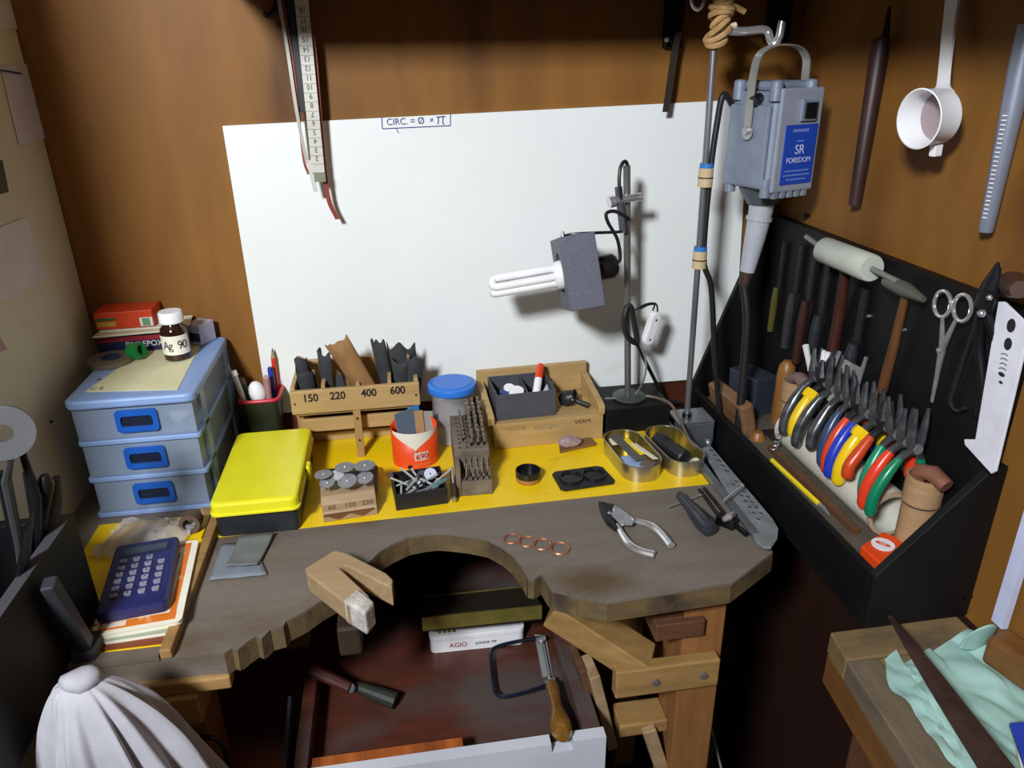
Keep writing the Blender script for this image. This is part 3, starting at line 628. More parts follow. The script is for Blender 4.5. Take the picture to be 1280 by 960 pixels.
# orange tin
ot = thing('orange_tin', 'orange tin with a white V panel and a handwritten 690 price label', 'tin', (.0, -.14, BZ+.0012))
cx, cy, rx, ry, z0, z1 = .001, -.136, .0335, .0285, BZ+.0014, .858
def el(a, k=1): return (cx+rx*k*math.cos(a), cy+ry*k*math.sin(a))
def tinf(k, z0_, ztop):
    mb = MB(); n = 40
    A_ = [mb.v((*el(2*PI*i/n, k), z0_)) for i in range(n)]; B_ = [mb.v((*el(2*PI*i/n, k), ztop(2*PI*i/n))) for i in range(n)]
    for i in range(n): mb.f([A_[i], A_[(i+1) % n], B_[(i+1) % n], B_[i]])
    return mb, A_
mb, A_ = tinf(1, z0, lambda a: z1+.006*max(0, math.sin(a))); mb.f(A_[::-1])
fin('tin_body', mb, ORANGE, ot, solid=.0006)
mb = MB(); g = []
for i in range(25):
    a = -PI/2+(i-12)/12*1.15; e = el(a, 1.015); t_ = abs(i-12)/12
    g.append((mb.v((*e, z1-.027+.0235*t_**.75)), mb.v((*e, z1+.0003))))
for i in range(24): mb.f([g[i][0], g[i+1][0], g[i+1][1], g[i][1]])
fin('white_panel', mb, PAPER, ot)
mb = MB(); g = []
for i in range(9):
    a = -PI/2-.06+(i/8)*.62; e = el(a, 1.02); g.append((mb.v((*e, z0+.013)), mb.v((*e, z0+.0265))))
for i in range(8): mb.f([g[i][0], g[i+1][0], g[i+1][1], g[i][1]])
fin('price_label', mb, mat('pink_label', 'E6C0B4', .6), ot)
a = -PI/2+.25; e = el(a, 1.05); text('handwriting', '690', .0125, TR(e[0], e[1], z0+.0195) @ rotz(a+PI/2) @ XN, INKR, ot, .0001)
e = el(-PI/2+.25, 1.04); text('lettering', 'NET WT', .006, TR(e[0], e[1], z0+.006) @ rotz(.2) @ XN, mat('pale_orange_ink', 'E89A5A', .5), ot, .0001)
fin('rivet', MB().ball((cx, cy-ry-.001, z1-.028), .002, n=8), STEEL, ot)
for nm, lab, M_, dim, m_ in (
    ('emery_paper', 'folded blue-grey emery sheet standing in the orange tin', frame((-.020, -.142, .83), (.8, .5, 0), (-.15, .2, 1)), (0, .040, -.001, .001, 0, .048), mat('blue_grey_emery', '5A6A7C', .7)),
    ('emery_paper', 'bright blue paper corner standing in the orange tin', frame((-.004, -.122, .83), (.9, .4, 0), (0, .1, 1)), (0, .018, -.001, .001, 0, .049), mat('sky_blue', '2E86C8', .5)),
    ('card_strip', 'tan card strip standing in the orange tin', frame((.004, -.126, .83), (1, .1, 0), (.05, .2, 1)), (0, .013, -.001, .001, 0, .043), BROWNC),
    ('clear_sheet', 'grey rounded plastic sheet at the right of the orange tin', frame((.002, -.120, .83), (1, -.15, 0), (0, .2, 1)), (.0, .028, -.0005, .0005, 0, .040), mat('grey_sheet', '8C8A84', .4))):
    one(nm, MB(M_).box(*dim), m_, lab, 'paper' if 'paper' in nm else 'card', bevel=.0008)

# clear jar
jr = thing('plastic_jar', 'clear plastic jar with a bright blue lid behind the orange tin', 'jar', (.063, -.078, BZ+.0012))
fin('jar_body', MB().lathe([(0, 0), (.028, 0), (.031, .003), (.032, .085), (.034, .088), (.0332, .088), (.031, .085), (.030, .004), (0, .003)], (.063, -.078, BZ+.0014), 40), TRANSJ, jr)
fin('lid', MB().lathe([(0, .0985), (.029, .0985), (.031, .0965), (.0365, .0955), (.0378, .092), (.037, .086), (.0355, .086), (.0355, .091), (0, .092)], (.063, -.078, BZ), 40), mat('lid_blue', '2F78D8', .35, col2='2A6ECC'), jr)
None if 1 else fin('contents', MB().lathe([(0, 0.001), (.027, .001), (.028, .028), (.02, .034), (0, .030)], (.063, -.078, BZ+.004), 20), mat('jar_contents', '9D9A96', .7, col2='C9C5BD', sc=(80, 80, 80)), jr)
# ================================================================== middle and right of the bench
ZB = BZ+.0013
# polishing wheels in their block
bk = thing('accessory_tray', 'small black plastic tray behind the wheel block', 'tray', (-.088, -.2, ZB))
fin('tray_body', MB().box(-.124, -.058, -.236, -.172, ZB, .812, t=-.001), RUBBER, bk, bevel=.002)
rim_ = rrect(-.126, -.056, -.238, -.170, .004, 2)
fin('tray_rim', MB().tube([(x, y, .8145) for x, y in rim_], .0028, 6, closed=True), RUBBER, bk)
wb = thing('wheel_block', 'beech block with worn burnt numbers holding six grinding wheels', 'block', (-.088, -.26, ZB))
M_ = TR(-.0885, -.279, ZB) @ rotz(.10)
mb = MB(M_); sec = [(0, 0), (0, .012), (.002, .014), (.003, .024), (.012, .032), (.040, .032), (.040, 0)]
l_ = [mb.v((-.0345, y, z)) for y, z in sec]; r_ = [mb.v((.0345, y, z)) for y, z in sec]
mb.f(l_); mb.f(r_[::-1])
for i in range(len(sec)): j = (i+1) % len(sec); mb.f([l_[i], l_[j], r_[j], r_[i]])
fin('block_body', mb, PALEW, wb, bevel=.001)
BURN_RECESS = mat('burnt_and_recess_brown', '6A4426', .7)  # shared by the burnt numbers and the painted recess band
mb = MB(M_); n_ = 40
for i in range(n_):
    a, b = i/n_, (i+1)/n_; f_ = lambda t: .0085+.0030*math.sin(t*PI*4.2+1)
    mb.f([mb.v((-.033+.064*a, -.0003, f_(a)-.0035)), mb.v((-.033+.064*b, -.0003, f_(b)-.0035)), mb.v((-.033+.064*b, -.0003, .0118)), mb.v((-.033+.064*a, -.0003, .0118))])
fin('recess_shade_band', mb, BURN_RECESS, wb)  # darkness of the recess put into a flat brown band
for s, x in (('60', -.022), ('150', .001), ('220', .023)):
    text('burnt_number', s, .0085, M_ @ TR(x, .0022, .019) @ XN, BURN_RECESS, wb, .0002, 1.2)
wheels = [((404, 593), .0112, (410, 621)), ((409, 603), .0100, (411, 620)), ((431, 584), .0128, (434, 612)), ((434, 601), .0126, (434, 619)), ((456, 582), .0138, (458, 606)), ((456, 597), .0110, (460, 616))]
labs = ['small grey grinding wheel at the back left of the beech block', 'small grey grinding wheel at the front left of the beech block', 'larger grey grinding wheel at the back middle of the beech block', 'larger grey grinding wheel at the front middle of the beech block', 'largest grey grinding wheel at the back right of the beech block', 'small grey grinding wheel at the front right of the beech block']
for (c_, r, h_), lab in zip(wheels, labs):
    back = r > .0105 and c_[1] < 595
    zc = .858 if back else .850
    c = pz(*c_, zc); hh = V((c.x+.001, min(c.y+.004, -.242), .8335)) if not back else V((c.x, c.y-.004 if c.y > -.240 else c.y, .8335))
    if hh.y > -.243: hh.y = -.243
    t = thing('grinding_wheel', lab, 'grinding wheel', tuple(hh), group='grinding wheels in the beech block')
    ax = (c-hh).normalized(); Q = TR(*c) @ ax.to_track_quat('Z', 'Y').to_matrix().to_4x4()
    fin('disc', MB(Q).lathe([(.002, -.0008), (r, -.0006), (r, .0006), (.002, .0008)], n=28, closed=True), ABRA, t)
    fin('shank', MB().cyl(hh, c, .0012, n=8), STEEL, t)
    fin('screw', MB(Q).lathe([(0, .0022), (.0018, .0018), (.0026, .0008), (.0026, -.001)], n=12), CHROME, t)
one('polishing_disc', MB(TR(*pz(421, 594, .853)) @ Matrix.Rotation(.3, 4, 'X')).lathe([(0, -.0006), (.009, -.0006), (.009, .0006), (0, .0006)], n=20).cyl((0, 0, -.018), (0, 0, .002), .001, n=6), mat('clear_disc', 'D4D6D8', .15, alpha=.6), 'clear polishing disc between the grey grinding wheels', 'disc')

# black box of burs
bb = thing('bur_box', 'small open black box full of loose burs on the yellow sheet', 'box', (0, -.24, ZB))
M_ = TR(.0015, -.2375, ZB) @ rotz(.09)
for nm, d in (('front_panel', (-.0345, .0345, -.031, -.029, 0, .024)), ('back_panel', (-.0345, .0345, .029, .031, 0, .024)), ('side_panel', (-.0345, -.0325, -.029, .029, 0, .024)), ('side_panel', (.0325, .0345, -.029, .029, 0, .024)), ('bottom_panel', (-.0325, .0325, -.029, .029, 0, .002))):
    fin(nm, MB(M_).box(*d), GREYPL if 0 else RUBBER, bb, bevel=.0006)
GRN = mat('grey_green_rubber', '5E7478', .6)
bl = [('bur', 'steel bur pointing up left over the box edge', (-.036, .012, .026), (-.005, -.010, .018), .0012, (.0035, .006)),
      ('bur', 'long steel bur leaning over the right side of the box', (.046, .006, .030), (-.002, -.020, .012), .0012, (.0012, .004)),
      ('bur', 'steel bur lying across the middle of the box', (.002, .004, .024), (.020, -.014, .020), .0013, (.002, .005)),
      ('bur', 'steel bur low at the left front of the box', (-.028, -.022, .014), (.004, -.006, .019), .0011, (.002, .004)),
      ('bur', 'steel bur along the front edge of the box', (-.012, -.024, .018), (.014, -.021, .022), .0012, (.003, .012)),
      ('bur', 'white-tipped bur at the back left of the box', (-.020, .030, .029), (-.004, .010, .020), .0013, (.0035, .010)),
      ('bur', 'thin bur crossing under the white-tipped one', (-.030, -.004, .022), (.012, .016, .021), .0011, (.002, .004)),
      ('bur', 'short bur at the back right of the box', (.012, .020, .019), (.028, .004, .018), .0012, (.003, .008)),
      ('bur', 'bur buried in the middle of the box', (-.016, .000, .012), (.010, .012, .014), .0012, (.003, .006)),
      ('bur', 'bur standing near the left wall of the box', (-.026, -.014, .008), (-.022, .006, .022), .0012, (.0028, .006)),
      ('bur', 'bur leaning on the back wall of the box', (.004, .004, .018), (-.006, .026, .028), .0012, (.0030, .006)),
      ('bur', 'bur lying diagonally over the lilac disc edge', (.006, -.010, .026), (.026, .002, .027), .0012, (.0024, .006)),
      ('bur', 'bur lying low at the right front corner of the box', (.028, -.024, .012), (.010, -.010, .016), .0012, (.0028, .006)),
      ('bur', 'bur crossing the rubber disc at the left of the box', (-.018, -.018, .022), (-.002, .000, .027), .0013, (.0026, .008))]
for nm, lab, a, b, r, (hr, hl) in bl:
    a = M_ @ V(a); b = M_ @ V(b); d = (b-a).normalized()
    t = thing(nm, lab, 'bur', tuple(a), group='burs in the small black box')
    r *= 1.25; hr *= 1.2
    fin('shank', MB().cyl(a, b, r, n=7), mat('bright_shank', 'D8D8DA', .3, .5), t)
    fin('head', MB().tube([b, b+d*hl*.3, b+d*hl*.8, b+d*hl], [r, hr, hr*.8, hr*.3], 8), WHITE if 'white' in lab else (GRN if hl > .009 else DSTEEL), t)
def washer(lab, c, r, r0, m, M2, nm='polishing_disc'):
    one(nm, MB(M_ @ TR(*c) @ M2).lathe([(r0, -.0007), (r, -.0007), (r, .0007), (r0, .0007)], n=22, closed=True), m, lab, 'disc')
washer('pale lilac polishing disc in the small black box', (.018, .010, .025), .0085, .0012, mat('lilac_disc', 'C4C8E0', .6), Matrix.Rotation(.7, 4, 'X'))
washer('dark rubber polishing disc in the small black box', (.008, .010, .023), .0088, .0012, GREYPL, Matrix.Rotation(.6, 4, 'X') @ Matrix.Rotation(.2, 4, 'Y'))
washer('grey-green rubber disc leaning at the left of the black box', (-.009, -.006, .018), .0105, .0012, GRN, Matrix.Rotation(1.0, 4, 'Y') @ Matrix.Rotation(.5, 4, 'X'))
washer('small brown disc at the top left corner of the black box', (-.036, .016, .028), .0045, .001, RUSTY, Matrix.Rotation(1.1, 4, 'X'))
t = thing('bur', 'grey-green rubber point at the right front of the box', 'bur', tuple(M_ @ V((.03, -.01, .024))), group='burs in the small black box')
a, b = M_ @ V((.010, -.022, .023)), M_ @ V((.040, -.012, .027)); fin('head', MB().tube([a, a.lerp(b, .3), a.lerp(b, .75), b], [.0018, .0034, .0032, .001], 8), GRN, t)
fin('shank', MB().cyl(a-(b-a)*.5, a, .0011, n=6), STEEL, t)

# drill stand
ds = thing('drill_stand', 'grimy two-level wooden drill stand crowded with drill bits', 'drill stand', (.08, -.2, ZB))
GRIM = mat('grimy_wood', '7E7264', .7, col2='5C5044', sc=(30, 30, 30), bump=.3, spots=('40362E', (40, 40, 40), .6))
DM = TR(.0785, -.170, 0) @ rotz(-.02)
fin('tall_block', MB(DM).box(-.024, .024, -.052, .060, ZB, .856), GRIM, ds, bevel=.0012)
fin('low_block', MB(DM).box(-.018, .024, -.082, -.0525, ZB, .823), GRIM, ds, bevel=.0012)
fin('side_plate', MB(DM).box(-.025, -.0185, -.082, -.0525, ZB, .846), GRIM, ds, bevel=.0008)
sp = fin('gauge_strip', MB(DM).box(-.032, -.0262, -.094, -.040, ZB, .822), RUSTY, ds, bevel=.0006)
fin('clip_pin', MB(DM).cyl((-.029, -.0955, .806), (-.029, -.060, .836), .0018, n=10), STEEL, ds)
fin('pin_head', MB(DM).ball((-.029, -.0955, .806), .003, n=8), CHROME, ds)
for r_ in range(8):
    for c_ in range(2):
        fin('hole', MB(DM).lathe([(0, .0003), (.0019, .0003)], (-.016+.010*c_, -.044+.0128*r_, .8561), 10), INK, ds)
def bit_proto():
    t = thing('drill_bit', 'large twist drill bit', 'drill bit', (0, 0, 0))
    mb = MB(); mb.cyl((0, 0, 0), (0, 0, .008), .0022, n=8); fin('shank', mb, DSTEEL, t)
    mb = MB(); n = 22
    for s in (0, PI):
        g = []
        for i in range(n+1):
            a = s+i*.55; z_ = .008+.022*i/n; rr = .0024*(1 if i < n else .3)
            g.append([mb.v((rr*math.cos(a), rr*math.sin(a), z_)), mb.v((rr*math.cos(a+1.9), rr*math.sin(a+1.9), z_+.0015)), mb.v((rr*.35*math.cos(a+2.5), rr*.35*math.sin(a+2.5), z_+.001)), mb.v((rr*.35*math.cos(a-.6), rr*.35*math.sin(a-.6), z_))])
        for i in range(n):
            for j in range(4): mb.f([g[i][j], g[i][(j+1) % 4], g[i+1][(j+1) % 4], g[i+1][j]])
    mb.cyl((0, 0, .008), (0, 0, .030), .0011, n=6)
    fin('flutes', mb, mat('dusty_bit_steel', 'A29682', .5, .3, col2='6E6456', sc=(60, 60, 60)), t, smooth=False); return t
ORD = ['first', 'second', 'third', 'fourth', 'fifth', 'sixth', 'seventh', 'eighth', 'ninth']
proto = bit_proto(); first = True
for r_ in range(9):
    for c_ in range(3):
        s = .75+.30*(r_/8)+.05*random.random()
        m4 = DM @ TR(.001+.0085*c_+.001*random.uniform(-1, 1), -.040+.0118*r_, .8563) @ Matrix.Rotation(random.uniform(-.08, .08), 4, 'X') @ rotz(random.random()*6) @ Matrix.Diagonal((s*1.05, s*1.05, s*(.72+.02*r_), 1))
        lab = 'drill bit in the %s column on the tall block, %s from the front' % (('left', 'middle', 'right')[c_], ORD[r_])
        if first: o_ = proto; o_.matrix_world = m4; MW[o_.name] = m4; o_['label'] = lab; o_['group'] = 'drill bits on the tall block'; first = False
        else: dup(proto, m4, lab, 'drill bits on the tall block')
for r_ in range(6):                                            # pale worn bits in the left column
    m4 = DM @ TR(-.0105, -.024+.0128*r_, .8563) @ rotz(r_) @ Matrix.Diagonal((.7, .7, .45+.04*r_, 1))
    dup(proto, m4, 'short drill bit beside the empty holes on the tall block, %s from the front' % ORD[r_], 'short drill bits at the left of the tall block')
for r_ in range(3):
    for c_ in range(5):
        m4 = DM @ TR(-.011+.0075*c_+.001*random.uniform(-1, 1), -.077+.0085*r_, .8232) @ Matrix.Rotation(random.uniform(-.06, .06), 4, 'Y') @ rotz(c_) @ Matrix.Diagonal((.42, .42, .62+.1*r_, 1))
        dup(proto, m4, 'thin drill bit on the low block, %s row, %s from the left' % (('front', 'middle', 'back')[r_], ORD[c_]), 'thin drill bits on the low block')

# pine box with ledge
px_ = thing('pine_box', 'pine box with handwritten words and a raised back, holding a grey divided box', 'box', (.2, -.07, ZB))
PM = TR(.2, -.067, 0) @ rotz(.045)
fin('box_body', MB(PM).box(-.084, .088, -.058, .050, ZB, .8435), PINE, px_, bevel=.001)
fin('back_panel', MB(PM).box(-.092, .090, .040, .048, .8436, .892), PINE, px_, bevel=.001)
for x0, x1 in ((-.092, -.082), (.080, .090)):
    fin('side_rail', MB(PM @ TR(x0, 0, 0) @ Matrix(((0, 0, 1, 0), (1, 0, 0, 0), (0, 1, 0, 0), (0, 0, 0, 1)))).prism([(-.060, .8436), (.0395, .8436), (.0395, .876), (-.052, .860), (-.060, .856)], 0, x1-x0), PINE, px_, bevel=.001)
SMU = mat('smudged_ink', '8A7148', .7)
for s, x, m_, sz in (('VERDE', -.050, SMU, .010), ('VERM.', .056, mat('brown_ink', '3A281E', .7), .0095)):
    text('handwriting', s, sz, PM @ TR(x, -.0583, .834) @ XN, m_, px_, .0001, 1.1)
fin('smudge', MB(PM @ TR(-.004, -.0582, .832) @ XN).lathe([(0, 0), (.011, 0)], n=20, M=Matrix.Diagonal((1.7, .45, 1, 1))), mat('pencil_smudge', '8F7A54', .7, col2='B09460', sc=(120, 120, 120)), px_)
gb = thing('divided_box', 'small grey open box with two compartments sitting in the pine box', 'box', (.17, -.08, .8438))
GM = TR(.170, -.0765, .8438) @ rotz(.045)
for nm, d in (('front_panel', (-.046, .046, -.038, -.036, 0, .042)), ('back_panel', (-.046, .046, .036, .038, 0, .042)), ('side_panel', (-.046, -.044, -.036, .036, 0, .042)), ('side_panel', (.044, .046, -.036, .036, 0, .042)), ('divider', (.004, .0055, -.036, .036, .002, .039)), ('bottom_panel', (-.044, .044, -.036, .036, 0, .002))):
    fin(nm, MB(GM).box(*d), GREYPL, gb, bevel=.0005)
def lid_(lab, c, r, m, rx=0):
    one('bottle_lid', MB(GM @ TR(*c) @ Matrix.Rotation(rx, 4, 'X')).lathe([(0, .005), (r*.9, .005), (r, .003), (r, -.004), (0, -.004)], n=24), m, lab, 'cap')
lid_('large white round cap in the grey divided box', (-.010, -.014, .0335), .012, WHITE, .25)
lid_('smaller white round cap behind the large one', (-.018, .004, .032), .009, WHITE, .3)
lid_('dark blue round cap in the grey divided box', (-.026, -.002, .028), .009, mat('navy_cap', '1E3A78', .3), .2)
one('grey_ring', MB(GM @ TR(-.038, -.004, .026) @ Matrix.Rotation(1.2, 4, 'Y')).lathe([(.009, -.001), (.011, -.001), (.011, .001), (.009, .001)], n=24, closed=True), mat('dull_grey', '8C8C88', .5), 'grey ring leaning in the left corner of the grey divided box', 'ring')
mk = thing('marker', 'white marker with a red cap standing in the grey divided box', 'marker', tuple(GM @ V((.02, -.02, .01))))
a = GM @ V((.016, -.020, .0095)); b = py(673, 474, -.065); d = (b-a).normalized()
fin('barrel', MB().cyl(a, b, .0062, n=16), WHITE, mk); 
fin('neck', MB().cyl(b, b+d*.004, .0062, .005, n=16), WHITE, mk)
fin('cap', MB().tube([b+d*.001, b+d*.002, b+d*.020, b+d*.026], [.0052, .0066, .0056, .0042], 16), mat('marker_red', 'E2401C', .35), mk)
fin('printed_band', MB().cyl(a+d*((b-a).length-.022), a+d*((b-a).length-.006), .0063, n=16, cap=False), INK, mk) if 0 else None
sdir = d.cross(V((0, -1, 0))).normalized()
c = a+d*((b-a).length-.014)+V((0, -.0064, .0)); fin('printed_label', MB(frame(c, d, (0, -1, .2))).box(-.009, .009, -.0022, .0022, -.0002, .0004), INK, mk)
stick('marker', 'grey marker lying beside the red-capped one', 'marker', GM @ V((.026, -.014, .0095)), py(688, 480, -.06), .0056, mat('silver_grey_pl', 'B4B4B8', .35), ('end', .003, mat('silver_grey_pl2', '8E8E92', .35), 1, .7))
lo_ = thing('eye_loupe', 'black eye loupe with a short handle on the pine box ledge', 'loupe', tuple(py(712, 500, -.09)))
c = V(py(710, 493, -.082)); c.z = .8565; BLK = RUBBER
fin('eyecup', MB(TR(*c) @ Matrix.Rotation(1.15, 4, 'Y') @ Matrix.Rotation(.4, 4, 'X')).lathe([(0, -.014), (.008, -.013), (.012, -.006), (.0125, .004), (.010, .011), (.0115, .014), (.0100, .014), (.008, .010), (0, .010)], n=24), BLK, lo_)
h = pz(736, 507, .850); fin('handle', MB().tube([c+V((.006, -.006, 0)), c.lerp(h, .6), h], [.0035, .004, .0045], 10), BLK, lo_)
fin('screw', MB().ball(c+V((.004, -.0135, .003)), .0014, n=8), CHROME, lo_)

# lamp base box, stand and lamp
lb = thing('black_box', 'black box under the foot of the lamp stand', 'box', (.35, -.06, ZB))
LM = TR(.3475, -.063, 0) @ rotz(.05)
fin('box_body', MB(LM).box(-.052, .054, -.047, .040, ZB, .845), BLACKP, lb, bevel=.0015)
ls = thing('lamp_stand', 'grey laboratory-style lamp on a tall rod with a grey square head', 'lamp', (.345, -.065, .8455))
fx, fy = .346, -.073
fin('foot', MB().lathe([(0, 0), (.026, 0), (.027, .002), (.024, .005), (.008, .007), (0, .007)], (fx, fy, .8455), 32), mat('dull_green_grey', '5A5F58', .4, .6), ls)
ptop = py(783.5, 207, -.085); pb = V((fx-.003, fy-.002, .8525))
fin('pole', MB().cyl(pb, ptop, .0052, n=14), mat('grey_rod', '8E8F8C', .35, .7, col2='7A7B78', sc=(60, 60, 12)), ls)
PTS = lambda px, py_, y: V(py(px, py_, y))
c = PTS(781, 248, -.090)
fin('clamp_block', MB().tube([PTS(773, 234, -.094), PTS(779, 290, -.094)], [.0055, .0055], 10), GREYPL, ls)
cl = fin('clamp_bar', MB().cyl(PTS(764, 252, -.097), PTS(798, 246, -.090), .0055, n=12), STEEL, ls)
fin('knob', MB().cyl(PTS(761, 253, -.0975), PTS(768, 251, -.096), .0085, n=12), CHROME, ls)
fin('knob', MB().cyl(PTS(796, 247, -.090), PTS(801, 246, -.089), .0062, n=12), CHROME, ls)
# head: box whose holed face looks left and a little towards the viewer
ax = V((-1, .04, -.13)).normalized()
HM = frame(tuple(py(721, 340, -.122)), ax, (0, .27, 1))
hw, hh_ = .050, .024
mb = MB(HM); r = .030; sq = []; ci = []
n = 32
for i in range(n):
    a = 2*PI*i/n; cc, ss = math.cos(a), math.sin(a); k = hw/max(abs(cc), abs(ss)); sq.append((cc*k, ss*k)); ci.append((cc*r, ss*r))
F_ = [mb.v((hh_, y, z)) for y, z in sq]; Fi = [mb.v((hh_, y, z)) for y, z in ci]; Bi = [mb.v((-hh_+.003, y, z)) for y, z in ci]; B_ = [mb.v((-hh_, y, z)) for y, z in sq]
for i in range(n):
    j = (i+1) % n; mb.f([F_[i], F_[j], Fi[j], Fi[i]]); mb.f([Fi[i], Fi[j], Bi[j], Bi[i]]); mb.f([F_[i], B_[i], B_[j], F_[j]])
mb.f(B_); mb.f(Bi)
fin('lamp_head', mb, mat('head_grey', '5E5F6E', .55, col2='535462', sc=(200, 200, 200)), ls, bevel=.001)
fin('socket', MB(HM).tube([(-.024, 0, 0), (-.028, 0, 0), (-.052, 0, 0), (-.058, 0, 0)], [.017, .0185, .0175, .012], 20), BLACKPL, ls)
bul = thingM('fluorescent_bulb', 'white compact fluorescent bulb screwed into the grey lamp head', 'bulb', HM @ TR(.02, 0, 0))
fin('collar', MB(HM).tube([(-.012, 0, 0), (.022, 0, 0), (.028, 0, 0), (.034, 0, 0)], [.020, .0205, .0195, .016], 24), WHITE, bul)
for k in range(3):
    a = 2*PI*k/3+.5; oy, oz = .0095*math.cos(a), .0095*math.sin(a); ty, tz = -math.sin(a)*.0068, math.cos(a)*.0068
    p = [(.030, oy+ty, oz+tz), (.115, oy+ty, oz+tz), (.1185, oy+ty*.8, oz+tz*.8), (.1205, oy, oz), (.1185, oy-ty*.8, oz-tz*.8), (.115, oy-ty, oz-tz), (.030, oy-ty, oz-tz)]
    fin('glass_tube', MB(HM).tube(p, .0058, 12), mat('bulb_glass', 'F4F3F6', .25), bul)
ah = HM @ V((.0, -.02, .051)); 
fin('arm', MB().tube(bez([PTS(778, 289, -.094), PTS(772, 290, -.10), PTS(745, 291, -.11), HM @ V((-.005, 0, .0525)), HM @ V((.012, -.01, .0525))], 6), .0022, 8), DSTEEL, ls)
fin('arm_screw', MB(HM).cyl((.010, -.008, .050), (.010, -.008, .059), .0026, n=8), STEEL, ls)
sk = HM @ V((-.056, -.004, .006))
fin('cord', MB().tube(bez([sk, PTS(775, 325, -.10), PTS(772, 300, -.10), PTS(760, 278, -.105), PTS(758, 267, -.105), PTS(767, 264, -.10), PTS(778, 268, -.10), PTS(787, 274, -.095)], 6), .0026, 8), CORD, ls)
fin('cord', MB().tube(bez([PTS(776, 250, -.098), PTS(774, 230, -.098), PTS(775, 212, -.095), PTS(779, 203, -.09), PTS(783, 203, -.085), PTS(786, 215, -.083)], 6), .0026, 8), CORD, ls)
fin('cord_bundle', MB().tube(bez([PTS(784, 382, -.098), PTS(780, 400, -.100), PTS(784, 420, -.100), PTS(796, 428, -.097), PTS(793, 405, -.098), PTS(789, 385, -.099), PTS(784, 382, -.098)], 6), .0045, 8), CORD, ls)
fin('cord', MB().tube(bez([PTS(794, 425, -.096), PTS(806, 450, -.08), PTS(822, 482, -.05), PTS(832, 500, -.04), (.455, -.035, .80), (.47, -.03, .70), (.47, -.03, .3), (.47, -.04, .005)], 6), .0030, 8), CORD, ls)
fin('grey_cord', MB().tube(bez([PTS(800, 430, -.097), PTS(807, 450, -.097), PTS(806, 470, -.10), V(pz(795, 492, .853)), V(pz(778, 497, .849)), V(pz(756, 498, .848))], 6), .0016, 8), mat('grey_flex', '77757A', .5), ls)
fin('grey_cord', MB().tube(bez([V(pz(800, 494, .848)), V(pz(820, 497, .848)), V(pz(838, 505, .850)), V(pz(850, 525, .84)), V(pz(862, 550, .83)), V(pz(880, 567, .815))], 6), .0022, 8), mat('brown_flex', '6A5A50', .5), ls)
fin('cord', MB().tube(bez([PTS(793, 388, -.099), PTS(808, 380, -.09), PTS(820, 380, -.085), PTS(822, 390, -.085)], 6), .0014, 8), CORD, ls)
sw_ = thing('cord_switch', 'white inline cord switch hanging beside the lamp pole', 'switch', tuple(PTS(813, 435, -.085)))
SM = frame(PTS(814, 410, -.086), V(PTS(807, 432, -.086))-V(PTS(821, 388, -.086)), (.3, -1, .1))
fin('switch_body', MB(SM).prism(rrect(-.027, .027, -.009, .009, .008), -.006, .006), WHITE, sw_, bevel=.0025)
for x in (-.015, .017): fin('screw', MB(SM).cyl((x, 0, .005), (x, 0, .0068), .0016, n=8), DSTEEL, sw_)
fin('cord_loop', MB().tube(bez([PTS(816, 388, -.086), PTS(818, 381, -.088), PTS(811, 381, -.09), PTS(800, 386, -.094)], 6), .0014, 6), CORD, sw_)

# stone on its plate
one('wood_plate', MB().prism([(p.x, p.y) for p in (pz(700, 567, ZB), pz(746, 557, ZB), pz(735, 546, ZB), pz(698, 552, ZB))], ZB, ZB+.004), mat('brown_plate', '7C5A36', .5), 'small brown wooden plate under the pinkish stone', 'plate', bevel=.0006)
mb = MB(); c = pz(713, 553, .812); mb.ball((c.x, c.y, ZB+.0125), .0185, .010, .008, 14)
for vv in mb.bm.verts: vv.co += noise.noise_vector(vv.co*90)*.003
one('rough_stone', mb, mat('pink_grey_stone', 'A88E92', .4, col2='86767A', sc=(60, 60, 60), spots=('D8A6C4', (70, 70, 70), .62)), 'rough pinkish grey stone on the brown wooden plate', 'stone', smooth=False)

# oval tins
def oval(name, lab, M_, L_, W_, H_):
    t = thingM(name, lab, 'tin', M_)
    def ov(k, dl=0): return rrect(-W_/2+dl, W_/2-dl, -L_/2+dl, L_/2-dl, W_/2-dl-.002, 10)
    a = ov(0, .001); b = ov(0); ci = ov(0, .0012)
    mb = MB(M_); A_ = [mb.v((x, y, 0)) for x, y in a]; B_ = [mb.v((x, y, H_)) for x, y in b]; Ci = [mb.v((x, y, H_)) for x, y in ci]; n = len(a)
    mb.f(A_[::-1])
    for i in range(n): j = (i+1) % n; mb.f([A_[i], A_[j], B_[j], B_[i]]); mb.f([B_[i], B_[j], Ci[j], Ci[i]])
    fin('outer_wall', mb, ALU, t)
    mb = MB(M_); C_ = [mb.v((x, y, H_-.0002)) for x, y in ci]; D_ = [mb.v((x, y, .0015)) for x, y in ov(0, .0018)]
    for i in range(n): j = (i+1) % n; mb.f([C_[i], C_[j], D_[j], D_[i]])
    mb.f(D_); fin('gold_lining', mb, GOLDT, t)
    fin('rolled_rim', MB(M_).tube([(x, y, H_) for x, y in b], .0010, 6, closed=True), ALU, t)
    return t
T1 = TR(.3110, -.203, ZB) @ rotz(.10); oval('sardine_tin', 'oval tin with papers and a yellow strip, left of the pair', T1, .118, .058, .024)
T2 = TR(.376, -.200, ZB) @ rotz(.12); oval('sardine_tin', 'oval tin holding a black tube, right of the pair', T2, .118, .056, .024)
